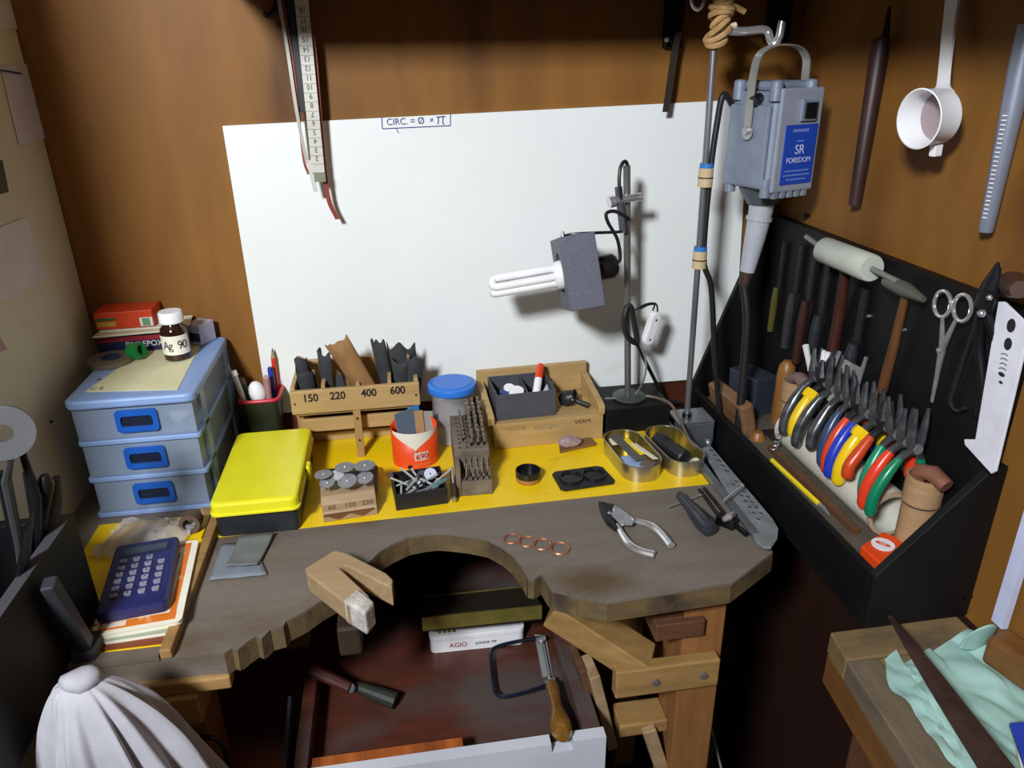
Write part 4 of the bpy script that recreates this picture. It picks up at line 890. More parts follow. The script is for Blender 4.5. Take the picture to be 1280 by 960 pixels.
def slab(nm, lab, cat, M_, x0, x1, y0, y1, z, rx=0, ry=0, rz=0, m=PAPER, th=.0012):
    c = V(((x0+x1)/2, (y0+y1)/2, z)); MM = M_ @ TR(*c) @ rotz(rz) @ Matrix.Rotation(rx, 4, 'X') @ Matrix.Rotation(ry, 4, 'Y')
    one(nm, MB(MM).box(x0-c.x, x1-c.x, y0-c.y, y1-c.y, -th/2, th/2), m, lab, cat, bevel=.0004)
slab('blue_packet', 'crumpled pale blue packet at the bottom of the left oval tin', 'packet', T1, -.020, .014, -.046, -.006, .010, m=mat('pale_blue_foil', '7C94C4', .3, col2='A4B4D4', sc=(60, 60, 60)), th=.012)
slab('emery_strip', 'dark grey emery strip lying along the left oval tin', 'sandpaper', T1, -.012, .006, -.030, .048, .0215, rx=.04, rz=.14, m=mat('dark_emery', '55544E', .8), th=.002)
slab('yellow_strip', 'bright yellow plastic strip in the left oval tin', 'strip', T1, .002, .010, -.020, .030, .023, rz=.10, m=YEL, th=.002)
slab('paper_slip', 'white folded paper at the right of the left oval tin', 'paper', T1, .009, .019, -.040, .014, .0235, rz=.22, ry=.2, m=PAPER, th=.0008)
slab('paper_slip', 'small white tag at the far end of the left oval tin', 'paper', T1, -.020, -.010, .022, .042, .0205, rz=-.1, m=PAPER, th=.0008)
slab('emery_strip', 'brown-grey emery corner at the near end of the left oval tin', 'sandpaper', T1, -.002, .016, -.050, -.032, .019, rz=.7, m=mat('brown_emery', '6A5C50', .8), th=.0015)
a, b = T2 @ V((-.012, .032, .018)), T2 @ V((-.002, -.038, .018))
one('black_tube', MB().tube([a, a.lerp(b, .04), a.lerp(b, .3), a.lerp(b, .32), a.lerp(b, .62), a.lerp(b, .64), a.lerp(b, .97), b], [.009, .0115, .0115, .0105, .0105, .0120, .0120, .010], 18), RUBBER, 'short black tube with a worn middle in the right oval tin', 'tube')
a, b = T2 @ V((.004, .030, .010)), T2 @ V((.010, -.042, .009))
one('glass_vial', MB().tube([a, a.lerp(b, .1), b], [.003, .005, .005], 12), mat('clear_glass', 'CFCDB8', .1, alpha=.5), 'narrow clear vial beside the black tube', 'vial')
slab('grey_strip', 'narrow dark strip beside the vial in the right oval tin', 'strip', T2, .013, .017, -.045, .020, .010, rz=.08, m=GREYPL, th=.002)
slab('paper_tag', 'white tag with black marks at the near end of the right oval tin', 'tag', T2, .014, .023, -.048, -.030, .012, rz=.15, m=PAPER, th=.001)

# round cap, twin dish, rings
cpx, cpy = .1545, -.2245
t = thing('round_jar_cap', 'small round dark-topped jar cap with a brown band', 'cap', (cpx, cpy, ZB))
fin('band', MB().lathe([(0, 0), (.0165, 0), (.0175, .002), (.0175, .006), (.016, .007), (.016, .014)], (cpx, cpy, ZB), 32), mat('amber_band', 'A8763E', .3), t)
fin('dark_rim', MB().lathe([(.016, .007), (.0178, .008), (.0178, .0165), (.0165, .0172), (.0158, .0165), (.0155, .008), (0, .0075)], (cpx, cpy, ZB), 32), BLACKPL, t)
t = thing('twin_dish', 'flat black plastic plate with two round recesses', 'dish', (.23, -.235, ZB))
TM_ = TR(.231, -.2355, ZB) @ rotz(.08)
fin('plate', MB(TM_).prism([(-.040, -.022), (-.034, -.027), (.036, -.026), (.040, -.020), (.036, .020), (.028, .025), (-.034, .025), (-.040, .019)], 0, .0035), RUBBER, t, bevel=.001)
for x in (-.0175, .0165): fin('round_recess', MB(TM_).lathe([(0, .0042), (.0135, .0042), (.0145, .0070), (.0165, .0072), (.0172, .0036)], (x, 0, 0), 32), BLACKPL, t)
for k, (x, y, rr) in enumerate(((640, 673, .0108), (659, 676.5, .0110), (678, 680, .0112), (700, 685, .0118))):
    c = pz(x, y, BZ+.002)
    one('copper_ring', MB(TR(c.x, c.y, BZ+.0016) @ Matrix.Rotation(.02*k, 4, 'X')).lathe([(rr-.0022, 0), (rr-.0007, -.0011), (rr+.0005, 0), (rr-.0007, .0011)], n=40, closed=True), COPPER,
        ['leftmost of the four copper rings in a row', 'second copper ring from the left in the row', 'third copper ring from the left in the row', 'rightmost and largest of the four copper rings'][k], 'ring', 'copper rings on the bench')

# parallel pliers
pl = thing('parallel_pliers', 'steel parallel pliers lying open on the right of the bench', 'pliers', (.26, -.36, BZ+.0005))
Zp = lambda x, y, z=.806: V(pz(x, y, z))
jw = [[(748, 628), (752, 629), (770, 641), (766, 649), (773, 661), (768, 659), (757, 650), (752, 640)], [(752, 628.5), (757, 630), (768, 632), (775, 640), (782, 647), (776, 656), (771, 650), (771, 641)]]
for k, ps in enumerate(jw):
    fin('jaw', MB().prism([(p.x, p.y) for p in (pz(x, y, .808) for x, y in ps)], .8015, .8105), mat('jaw_steel', '4E4E52', .4, .9), pl, bevel=.0008)
fin('link_plate', MB().prism([(p.x, p.y) for p in (pz(x, y, .811) for x, y in ((768, 632), (778, 638), (794, 650), (790, 657), (776, 657), (764, 644)))], .8106, .8125), STEEL, pl, bevel=.0004)
for x, y in ((762, 641), (768, 636), (779, 655), (791, 648)): c = Zp(x, y, .8128); fin('rivet', MB().ball((c.x, c.y, .8126), .0026, .0026, .0014, 10), CHROME, pl)
fin('handle', MB().tube(bez([Zp(772, 656), Zp(778, 668), Zp(787, 680), Zp(800, 688), Zp(818, 693)], 6), [.0035+.0018*min(1, i/12) for i in range(25)], 10, flat=.75, ref=(0, 0, 1)), CHROME, pl)
fin('handle', MB().tube(bez([Zp(786, 649), Zp(800, 652), Zp(815, 657), Zp(828, 668), Zp(839, 682)], 6), [.0035+.0018*min(1, i/12) for i in range(25)], 10, flat=.75, ref=(0, 0, 1)), CHROME, pl)

# screwdriver with cross bar
sd_ = thing('screwdriver', 'dark grey plastic handled driver with a thin steel cross bar', 'screwdriver', (.35, -.37, BZ+.0005))
a, b = Zp(849, 618, .8095), Zp(889, 664, .8125); d = b-a; L_ = d.length
fin('handle', MB().tube([a, a.lerp(b, .03), a.lerp(b, .15), a.lerp(b, .3), a.lerp(b, .55), a.lerp(b, .8), a.lerp(b, .95), b], [.004, .006, .0066, .0072, .0100, .0120, .0100, .003], 20), mat('dark_slate_plastic', '2E303A', .25), sd_)
p0, p1 = Zp(835, 634, .806), Zp(877, 618, .806)
fin('cross_bar', MB().cyl(p0, p1, .0014, n=8), STEEL, sd_)
# compass-like clamp
cmk = thing('hand_vise', 'small steel screw clamp with slim legs against the measuring plate', 'clamp', (.38, -.37, BZ+.0005))
fin('leg', MB().tube([Zp(874, 612), Zp(900, 648)], .0022, 8), DSTEEL, cmk)
fin('leg', MB().tube([Zp(880, 610), Zp(908, 645)], .0022, 8), DSTEEL, cmk)
fin('body', MB(TR(*Zp(908, 652, .808)) @ rotz(-.9)).box(-.012, .012, -.006, .006, -.006, .008), DSTEEL, cmk, bevel=.001)
fin('screw_rod', MB().cyl(Zp(904, 627, .820), Zp(927, 608, .822), .0016, n=8), CHROME, cmk)
fin('screw_ball', MB().ball(Zp(928, 607, .822), .003, n=8), CHROME, cmk)
fin('wing_nut', MB().tube([Zp(904, 650, .818), Zp(911, 646, .820), Zp(917, 642, .818)], [.003, .0048, .003], 10), CHROME, cmk)
fin('foot', MB().tube([Zp(917, 655, .806), Zp(933, 668, .806)], .0035, 8), DSTEEL, cmk)
# long measuring plate
mp = thing('measuring_plate', 'long pale galvanised measuring plate lying along the right bench edge', 'ruler', (.41, -.3, BZ+.0015))
pts = [(877, 560), (888, 556), (966, 648), (973, 660), (972, 672), (964, 684), (954, 683), (946, 676)]
plate = mat('engraved_zinc', '939BA0', .45, .35, col2='767D80', sc=(40, 40, 40), spots=('5A5E60', (50, 50, 50), .64))
fin('plate', MB().prism([(p.x, p.y) for p in (pz(x, y, .808) for x, y in pts)], .8045, .8075), plate, mp, bevel=.0006)
a, b = Zp(872, 575, .807), Zp(944, 668, .807); 
fin('sliding_bar', MB(frame(a, b-a, (0, 0, 1))).box(.0, (b-a).length, -.004, .006, -.0050, .0015), SILV, mp, bevel=.0006)
fin('needle', MB().cyl(Zp(940, 668, .8065), Zp(962, 688, .803), .0012, n=6), RUSTY, mp)
fin('hinge_ball', MB().ball(Zp(885, 553, .811), .0058, n=12), SILV, mp)
for k in range(7):
    t_ = .50+.062*k; p = Zp(888, 556).lerp(Zp(966, 648), t_); q_ = Zp(877, 560).lerp(Zp(954, 683), t_)
    for f_ in (.30, .55): c = p.lerp(q_, f_); fin('stamped_mark', MB(TR(c.x, c.y, .8077) @ rotz(-.95)).box(-.0024, .0024, -.0010, .0010, -.0003, .0002), INK, mp)
for k in range(5):
    t_ = .08+.07*k; p = Zp(888, 556).lerp(Zp(966, 648), t_); q_ = Zp(877, 560).lerp(Zp(954, 683), t_); c = p.lerp(q_, .35)
    fin('stamped_mark', MB(TR(c.x, c.y, .8077) @ rotz(-.95)).box(-.004, .003, -.0012, .0012, -.0003, .0002), INK, mp)
# galvanised clamp box that carries the rod
cb_ = thing('clamp_bracket', 'pale grey metal bracket clamped to the back right corner of the bench', 'bracket', (.43, -.12, BZ))
fin('bracket_body', MB().box(.4165, .462, -.145, -.095, .74, .824), SILV, cb_, bevel=.001)
fin('top_flange', MB().box(.404, .462, -.145, -.095, .8242, .8275), SILV, cb_, bevel=.0006)
# ================================================================== flexible-shaft motor and its stand
rod = thing('motor_stand_rod', 'tall thin grey steel rod rising from the clamp bracket to the string knot', 'rod', (.425, -.12, .8277))
r0, r1 = V((.4255, -.122, .8277)), V(py(893.5, 40, -.128))
fin('rod', MB().cyl(r0, r1, .0044, n=14), mat('stand_rod', '9A9CA4', .35, .7, col2='7C7A80', sc=(50, 50, 8)), rod)
fin('socket', MB().cyl(r0, r0+V((0, 0, .006)), .0075, n=14), DSTEEL, rod)
RL = lambda py_: r0.lerp(r1, max(0, min(1, (525-py_)/(525-40.))))
for y_ in (200, 302):
    c = RL(y_); d = (r1-r0).normalized()
    fin('tape_band', MB().cyl(c+V((.002, 0, -.0125)), c+V((.002, 0, .0125)), .0100, n=14), mat('masking_tape', 'CDB68E', .7), rod)
    fin('blue_tape', MB().cyl(c+V((.002, 0, .0126)), c+V((.002, 0, .0185)), .0092, n=14), mat('blue_tape', '2A78C8', .5), rod)
    fin('tie_wire', MB().cyl(c+V((.002, 0, -.001)), c+V((.002, 0, .0006)), .0104, n=14), DSTEEL, rod)
hk = thing('hook_arm', 'chrome arm with a curled hook tied to the rod top with string', 'hook', tuple(r1))
Q = lambda x, y, yy=-.13: V(py(x, y, yy))
fin('arm', MB().tube(bez([Q(893, 38, -.128), Q(930, 39), Q(952, 37), Q(960, 40), Q(963, 50, -.135), Q(968, 55, -.14), Q(974, 46, -.14), Q(977, 30, -.138), Q(978, 27, -.138)], 5), .0052, 12), CHROME, hk)
kn = thing('string_knot', 'bulky knot of tan string binding the hook arm to the rod', 'string', tuple(r1+V((0, 0, .01))))
kc = Q(902, 18, -.128)
for k in range(9):
    zc = kc.z-.030+.0075*k; pts = []
    for i in range(14):
        a = 2*PI*i/14; rr = .0115+.003*math.sin(k*1.7)
        pts.append((kc.x-.004+rr*math.cos(a)+.0008*k, kc.y+rr*.9*math.sin(a), zc+.005*math.sin(a+k)+.004*math.cos(a)))
    fin('strand', MB().tube(pts, .0040, 7, closed=True), ROPE, kn)
fin('loose_end', MB().tube(bez([Q(910, 6), Q(918, 8), Q(926, 12), Q(931, 15)], 4), .0038, 7), ROPE, kn)
fin('loose_end', MB().tube(bez([Q(905, 40), Q(912, 34), Q(920, 31)], 4), .0035, 7), mat('pale_string', 'D8C4B0', .8), kn)
one('metal_loop', MB().tube([Q(872+8*math.cos(a), -2+14*math.sin(a), -.12) for a in [2*PI*i/16 for i in range(16)]], .0022, 7, closed=True), STEEL, 'grey metal loop hanging left of the string knot', 'loop')

mo = thingM('flex_shaft_motor', 'grey cast motor with a blue label hanging from the chrome hook', 'motor', TR(.502, -.140, 1.172))
MM = TR(.5005, -.140, 1.2465) @ rotz(.33)
GM2 = GREYM
body = rrect(-.036, .040, -.042, .042, .010)
fin('housing', MB(MM).prism(body, -.066, .056), GM2, mo, bevel=.004)
fin('top_cap', MB(MM).prism(rrect(-.030, .036, -.034, .036, .012), .056, .068), GM2, mo, bevel=.005)
fin('front_plate', MB(MM).prism([(-.034, -.0475), (.040, -.0475), (.040, -.042), (-.034, -.042)], -.068, .060), mat('grey_cast_light', '9FA7B6', .4, .2, bump=.1, bsc=400), mo, bevel=.003)
fin('side_plate', MB(MM).prism([(-.042, -.036), (-.036, -.036), (-.036, .036), (-.042, .036)], -.064, .040), GM2, mo, bevel=.003)
for x, y in ((-.028, -.034), (-.028, .030), (.032, -.034)):
    fin('corner_boss', MB(MM).cyl((x-.006, y-.002, .045), (x-.006, y-.002, .067), .008, n=14).ball((x-.006, y-.002, .067), .008, .008, .003, 12), GM2, mo)
    fin('corner_boss', MB(MM).cyl((x-.006, y-.002, -.074), (x-.006, y-.002, -.050), .007, n=14), GM2, mo)
fin('brush_port', MB(MM).cyl((-.036, -.012, .048), (-.047, -.012, .044), .007, n=16), BLACKPL, mo)
fin('label', MB(MM).box(-.022, .034, -.0487, -.0475, -.058, .016), LABELB, mo)
for z_, w_ in ((.009, .030), (-.004, .012), (-.041, .044), (-.0465, .048), (-.052, .036)):
    for k in range(int(w_/.004)): fin('small_print', MB(MM).box(.006-w_/2+.004*k, .0088-w_/2+.004*k, -.0489, -.0487, z_-(.0018 if w_ == .030 else .0009), z_+(.0018 if w_ == .030 else .0009)), mat('faded_print', '7F90D0', .5), mo)
for s, z_, sz, sx in (('SR', -.015, .0165, 1.0), ('FOREDOM', -.028, .0092, 1.0)):
    text('lettering', s, sz, MM @ TR(.006, -.0489, z_) @ XN, mat('label_white', 'D0D6F0', .5), mo, .0001, sx)
sb = fin('switch', MB(MM).box(-.001, .026, -.0515, -.0475, .020, .046), GREYM, mo, bevel=.001)
fin('switch_rocker', MB(MM).box(.003, .022, -.0545, -.0515, .0235, .0425), BLACKPL, sb, bevel=.0012)
for k in range(5): fin('vent_fin', MB(MM).box(-.028+.013*k, -.020+.013*k, -.0465, -.036, -.076, -.066), GM2, mo, bevel=.001)
fin('bottom_cone', MB(MM).lathe([(0, -.090), (.020, -.090), (.030, -.074), (.034, -.066), (0, -.066)], n=24), mat('motor_bottom', '5F6670', .45, .3), mo)
BR = mat('bail_steel', 'B4B6B0', .4, .6)
bail = bez([(-.047, -.006, .006), (-.047, -.006, .030), (-.046, -.006, .075), (-.040, -.006, .098), (-.022, -.006, .108), (.002, -.006, .110), (.026, -.006, .107), (.042, -.006, .096), (.046, -.006, .080), (.046, -.006, .030)], 4)
mb = MB(MM); g = []
for i, p in enumerate(bail):
    t_ = (bail[min(i+1, len(bail)-1)]-bail[max(i-1, 0)]).normalized(); nn = V((t_.z, 0, -t_.x))*.0009
    g.append([mb.v(p+nn+V((0, -.006, 0))), mb.v(p+nn+V((0, .006, 0))), mb.v(p-nn+V((0, .006, 0))), mb.v(p-nn+V((0, -.006, 0)))])
for i in range(len(g)-1):
    for j in range(4): mb.f([g[i][j], g[i][(j+1) % 4], g[i+1][(j+1) % 4], g[i+1][j]])
mb.f(g[0]); mb.f(g[-1][::-1]); bo_ = fin('bail', mb, BR, mo)
fin('pivot_screw', MB(MM).cyl((-.047, -.006, .008), (-.051, -.006, .008), .0048, n=14), STEEL, mo)
fin('pivot_tab', MB(MM).lathe([(0, -.0005), (.009, -.0005), (.009, .0005), (0, .0005)], n=18, M=TR(-.0465, -.006, .006) @ Matrix.Rotation(PI/2, 4, 'Y')), STEEL, mo)
bt_ = MM @ V((0, 0, -.088))
s1 = Q(950, 262, -.145); s2 = Q(944, 335, -.145); s3 = Q(936, 350, -.147)
GP = mat('grey_sleeve', 'AEB2BC', .4)
fin('sleeve', MB().tube([bt_, V((bt_.x, bt_.y, bt_.z-.012)), V((bt_.x-.004, bt_.y, bt_.z-.050)), V((bt_.x-.010, bt_.y, bt_.z-.098))], [.017, .0165, .0145, .0105], 18), GP, mo)
fin('sleeve_collar', MB().tube([V((bt_.x-.001, bt_.y, bt_.z-.020)), V((bt_.x-.0015, bt_.y, bt_.z-.025))], .0178, 18), GP, mo)
e0 = V((bt_.x-.010, bt_.y, bt_.z-.098))
fin('ferrule', MB().cyl(e0, e0+V((-.003, 0, -.020)), .0088, .0075, 16), RUSTY, mo)
fin('flex_shaft', MB().tube(bez([e0+V((-.003, 0, -.020)), Q(934, 400, -.15), Q(929, 470, -.155), Q(922, 550, -.16), Q(918, 640, -.16), (.475, -.16, .50), (.46, -.17, .3), (.44, -.20, .01)], 6), .0062, 12), CORD, mo)
fin('power_cord', MB().tube(bez([MM @ V((-.030, .036, .030)), Q(905, 118, -.125), Q(897, 150, -.125), RL(200)+V((.008, 0, 0)), RL(300)+V((.008, 0, 0)), Q(889, 360, -.125), Q(893, 440, -.12), Q(900, 560, -.12), (.475, -.12, .62), (.47, -.12, .3), (.47, -.13, .006)], 6), .0042, 10), CORD, mo)

# ================================================================== things hanging on the right wall
one('turned_stick', MB().tube([V(pxx(1112, 8, .590)), V(pxx(1107, 45, .588)), V(pxx(1101, 52, .586)), V(pxx(1068, 256, .588))], [.002, .0045, .0105, .0075], 14), mat('dark_maroon_wood', '3E2420', .5, col2='2A1715', sc=(50, 50, 8)), 'dark round tapered stick hanging left of the white strainer', 'stick')
sc = thing('strainer', 'white plastic strainer with a long flat handle hanging on the right wall', 'strainer', (.56, -.37, 1.25))
ax = V((-.99, -.14, -.06)).normalized(); c = V(pxx(1163, 147, .553))
SMx = frame(c, ax, (0, 0, 1)) @ Matrix.Rotation(PI/2, 4, 'Y')
fin('cup', MB(SMx).lathe([(.0255, -.014), (.0275, -.012), (.0290, .013), (.0300, .015), (.0285, .0155), (.0265, .0125), (.0250, -.011)], n=36, closed=True), WHITE, sc)
fin('mesh_base', MB(SMx).lathe([(0, -.0115), (.0255, -.0115)], n=36), mat('strainer_mesh', 'A08E92', .7, col2='8A787C', sc=(900, 900, 900)), sc)
h0, h1, h2, h3 = c+V((.012, .004, .024)), V(pxx(1180, 95, .578)), V(pxx(1187, 30, .585)), V(pxx(1196, -40, .590))
mb = MB(); g = []
for p, wd in zip(bez([h0, h1, h2, h3], 6), [.016, .014, .011, .0092, .0085, .0082, .008, .008, .008, .008, .0085, .009, .009, .009, .0095, .0095, .0095, .0095, .0095]):
    g.append([mb.v(p+V((-.0015, -wd, 0))), mb.v(p+V((-.0015, wd, 0))), mb.v(p+V((.0015, wd, 0))), mb.v(p+V((.0015, -wd, 0)))])
for i in range(len(g)-1):
    for j in range(4): mb.f([g[i][j], g[i][(j+1) % 4], g[i+1][(j+1) % 4], g[i+1][j]])
mb.f(g[0]); mb.f(g[-1][::-1]); fin('handle', mb, WHITE, sc)
fin('hook_tab', MB(frame(c+V((.010, -.006, -.030)), ax, (0, 0, 1))).box(-.004, .006, -.004, .004, -.008, .004), WHITE, sc, bevel=.001)
ma = thing('ring_mandrel', 'grey tapered ring mandrel with engraved ticks at the right picture edge', 'mandrel', tuple(pxx(1233, 290, .585)))
m0, m1 = V(pxx(1232, 290, .588)), V(pxx(1288, 30, .588))
fin('cone', MB().tube([m0, m0.lerp(m1, .02), m0.lerp(m1, .8), m1], [.0062, .0070, .0110, .0105], 20), mat('mandrel_grey', '8E94A6', .4, .4), ma)
for k in range(24):
    t_ = .08+.022*k; p = m0.lerp(m1, t_); r_ = .0070+.0040*(t_-.02)/.78
    fin('tick', MB(frame(p+V((-r_*.93, -r_*.36, 0)), (m1-m0).cross(V((1, .4, 0))), (m1-m0))).box(-.0022, .0022, -.0004, .0004, -.0005, .0005), WHITE, ma)
one('white_edging', MB().prism([(.590, -.594), (.597, -.594), (.597, -.579), (.590, -.579)], .790, 1.0), mat('white_edge', 'CDD2F0', .4), 'white edging strip standing against the wall below the tray end', 'strip')
for x, y in ((1008, 270), (1210, 745)):
    c = V(pxx(x, y, .598)); one('wall_screw', MB().cyl((c.x+.004, c.y, c.z), (c.x-.006, c.y, c.z), .003, .0045, 10), DSTEEL, 'small screw head beside the %s' % ('top left end of the black tool tray' if y < 300 else 'bottom right end of the black tool tray'), 'screw')

# ================================================================== tool tray on the right wall
tr = thing('tool_tray', 'black painted wall tray with a tall back board full of tools', 'tool tray', (.54, -.28, .77))
YA, YB = -.528, -.014
fin('back_board', MB().box(.587, .6015, YA, YB, .768, 1.114), BLACKP, tr, bevel=.001)
fin('bottom_board', MB().box(.484, .587, YA, YB, .768, .782), BLACKP, tr)
fin('dusty_liner', MB().box(.4915, .5865, YA+.012, YB-.012, .7822, .8123), DUST, tr)
fin('front_lip', MB().box(.476, .4838, YA, YB, .760, .829), BLACKP, tr, bevel=.001)
XZ = Matrix(((1, 0, 0, 0), (0, 0, 1, 0), (0, 1, 0, 0), (0, 0, 0, 1)))
fin('near_end_panel', MB(TR(0, YA-.010, 0) @ XZ).prism([(.476, .760), (.6015, .760), (.6015, .952), (.580, .945), (.476, .829)], 0, .0098), BLACKP, tr, bevel=.001)
fin('far_end_panel', MB(TR(0, YB+.0002, 0) @ XZ).prism([(.476, .760), (.6015, .760), (.6015, 1.114), (.578, 1.110), (.476, .829)], 0, .010), BLACKP, tr, bevel=.001)

tb = thing('pipe_rack', 'white plastic pipe lying in the tray as a saddle for the pliers', 'pipe', (.553, -.32, .7845))
fin('pipe', MB(TR(.5530, -.447, .8412) @ Matrix.Rotation(-PI/2, 4, 'X')).lathe([(.0245, 0), (.0285, 0), (.0285, .235), (.0245, .235)], n=40, closed=True), PVC, tb)
fin('cut_edge', MB(TR(.5530, -.4475, .8412) @ Matrix.Rotation(-PI/2, 4, 'X')).lathe([(.0242, -.0006), (.0288, -.0006), (.0288, .004), (.0282, .004)], n=40), mat('brown_cut_edge', 'B8A08A', .6), tb)
one('wood_rest', MB().box(.512, .5225, -.44, -.22, .8125, .820), OLDW, 'narrow dark wooden strip wedged in front of the white pipe', 'strip')

def pliers(lab, y, col, lean=0, jaw='flat', big=1.0, bare=False, tip=None, drop=0, group='pliers saddled on the white pipe'):
    y = -.256+(y+.242)*.90; P_ = V((.557, y, .935)); t = thing('pliers', lab, 'pliers', (.561, y, .87), group=group)
    JM = mat('plier_steel', '7C7E82', .3, .8, col2='56585C', sc=(90, 90, 90)) if jaw != 'cut' else mat('plier_black', '3A3A3E', .4, .7)
    lean += random.uniform(-.05, .05)
    M2 = TR(*P_) @ Matrix.Rotation(lean, 4, 'Y') @ Matrix.Rotation(-.10+random.uniform(-.06, .06), 4, 'X') @ Matrix.Diagonal((1.1, 1.1, 1.12, 1))
    for s in (-1, 1):
        dp = drop if s < 0 else .012
        cur = bez([(s*.004, 0, -.004), (s*.014, 0, -.012), (s*.026, 0, -.030), (s*.035, 0, -.052+dp*.5), (s*.036, 0, -.074+dp)], 5) if s < 0 else bez([(.004, 0, -.004), (.010, .001, -.012), (.014, .001, -.028), (.015, .001, -.046)], 5)
        n_ = len(cur); k = 5
        hm_ = JM if bare else mat('plier_%s' % col, col, .3)
        fin('tang', MB(M2).tube(cur[:k+2], [.0042]*(k+2), 8), JM, t)
        fin('handle', MB(M2).tube(cur[k:], [(.0046+.0022*min(1, i/5))*big*(1 if i < n_-k-1 else .7) for i in range(n_-k)], 12), hm_, t)
        L_ = .042 if jaw == 'long' else (.036 if jaw == 'flat' else .028)
        w0 = .0060 if jaw != 'cut' else .008
        jb = MB(M2 @ Matrix.Rotation(s*(.10 if jaw == 'long' else .05), 4, 'Y')); 
        jb.tube([(s*.003, 0, -.006), (s*.0045, 0, .008), (s*.004, 0, L_*.6), (s*.0025, 0, L_)], [.005, w0, w0*.7, w0*.32], 8, flat=.8)
        fin('jaw', jb, JM, t)
    fin('pivot', MB(M2).cyl((0, -.0065, 0), (0, .0065, 0), .0052, n=14), STEEL, t)
    if tip: fin('handle_guard', MB(M2).tube([(-.013, 0, -.010), (-.017, 0, -.015), (-.021, 0, -.019)], [.009, .0102, .0085], 8), mat('plier_%s' % tip, tip, .3), t)
    return t
pliers('bare steel spring-handled pliers at the far end of the pipe', -.228, 'x', .05, 'flat', bare=True)
pliers('yellow-handled pliers nearest the far end of the pipe', -.252, 'F0C814', .02, 'cut', 1.1, tip='F0C814', drop=.008)
pliers('bare steel slim pliers just right of the first yellow pair', -.275, 'x', .0, 'long', bare=True)
pliers('thin bare steel pliers left of the grey-blue pair', -.300, 'x', -.05, 'flat', bare=True, drop=.01)
pliers('dark grey-blue handled pliers in the middle of the pipe', -.322, '2E4468', -.05, 'flat', .95)
pliers('orange-red handled pliers left of the deep blue pair', -.345, 'D84424', .0, 'cut')
pliers('deep blue handled pliers between orange-red and yellow pairs', -.361, '1E38B4', .02, 'flat')
pliers('yellow-handled pliers in the middle of the row', -.383, 'F0C814', .03, 'flat', 1.15, tip='F0C814')
pliers('dull orange handled pliers behind the middle yellow pair', -.402, 'C8441C', .05, 'cut', drop=.016)
pliers('bright green handled pliers left of the last red pair', -.424, '0E8A66', -.10, 'long', .95, drop=.004)
pliers('bright red handled pliers between the two green pairs', -.444, 'E23C22', -.02, 'flat', 1.05)
pliers('dark green handled pliers nearest the near end of the pipe', -.464, '0A7A56', .02, 'long', .9)
# coil spring on the first pair
one('coil_spring', MB().tube([V((.512+.0038*math.cos(a)+.00032*a, -.236+.0038*math.sin(a), .818+.00095*a)) for a in [i*.5 for i in range(120)]], .0009, 5), STEEL, 'long coil spring leaning at the left of the first yellow pliers', 'spring')
one('white_tipped_tool', MB().tube([(.560, -.222, .935), V(py(1012, 458, -.222)), V(py(1007, 432, -.222))], [.003, .0035, .0045], 8), WHITE, 'white-tipped tool standing behind the first pliers', 'tool')
for k, (x, y, yy) in enumerate(((1030, 438, -.245), (1036, 440, -.250))):
    one('white_tipped_tool', MB().cyl((.562, yy, .945), V(py(x, y, yy)), .003, n=8), WHITE, ['left of two thin white rods rising behind the pliers', 'right of two thin white rods rising behind the pliers'][k], 'rod')
one('small_mallet_head', MB(TR(*py(1063, 462, -.29)) @ Matrix.Rotation(.5, 4, 'Y')).box(-.013, .013, -.007, .007, -.009, .009).box(-.003, .003, -.003, .003, -.05, -.009), mat('grey_nylon', '8E8C84', .5), 'grey block-headed mallet standing behind the pliers', 'mallet', bevel=.002)
one('steel_punch', MB().tube([(.568, -.31, .90), V(py(1072, 480, -.31)), V(py(1083, 446, -.31))], [.0035, .0035, .0025], 8), STEEL, 'thin steel punch leaning above the pliers jaws', 'punch')
one('black_handled_cutter', MB().tube([(.565, -.262, .86), V(py(1042, 455, -.265)), V(py(1050, 438, -.265))], [.006, .011, .007], 10), RUBBER, 'dark knob-like tool head behind the far pliers', 'tool')

# left end of the tray
one('wooden_block', MB(frame((.506, -.118, .8125), (.1, -1, 0), (-.25, 0, 1))).box(-.052, .052, -.011, .011, 0, .050), mat('block_wood', '8A6444', .55, col2='6C4C34', sc=(20, 20, 60)), 'brown wooden block standing at the far end of the tray', 'block', bevel=.004)
one('wooden_peg', MB().tube([(.514, -.186, .8125), (.514, -.186, .800), (.514, -.186, .815), (.514, -.186, .824)], [.010, .0125, .0125, .006], 16), TOOLW, 'round-topped brown wooden peg beside the wooden block', 'peg')
one('wooden_peg', MB().tube([(.512, -.160, .8125), (.512, -.160, .812), (.512, -.160, .826)], [.009, .011, .005], 14), mat('reddish_peg', '7A4E30', .5), 'darker wooden peg half hidden behind the shaft cable', 'peg')
one('turned_handle', MB(TR(.572, -.142, .8125)).lathe([(0, 0), (.0135, 0), (.0145, .02), (.0138, .085), (.0115, .098), (.006, .105), (0, .106)], n=20), TOOLW, 'upright turned wooden handle behind the grey tin', 'handle')  # a turned tool handle standing on its end
bx_ = thing('grey_tin', 'dark grey open tin with a ring on its side behind the wooden block', 'tin', (.55, -.09, .8125))
fin('tin_body', MB(frame((.548, -.085, .8125), (.3, -1, 0), (0, 0, 1))).box(-.030, .030, -.020, .020, 0, .066, t=-.002), mat('slate_tin', '3C4350', .4, .3), bx_, bevel=.002)
fin('ring', MB(TR(.527, -.092, .832) @ Matrix.Rotation(PI/2-.1, 4, 'Y') @ rotz(.3)).lathe([(.011, -.001), (.0145, -.001), (.0145, .001), (.011, .001)], n=24, closed=True), STEEL, bx_)
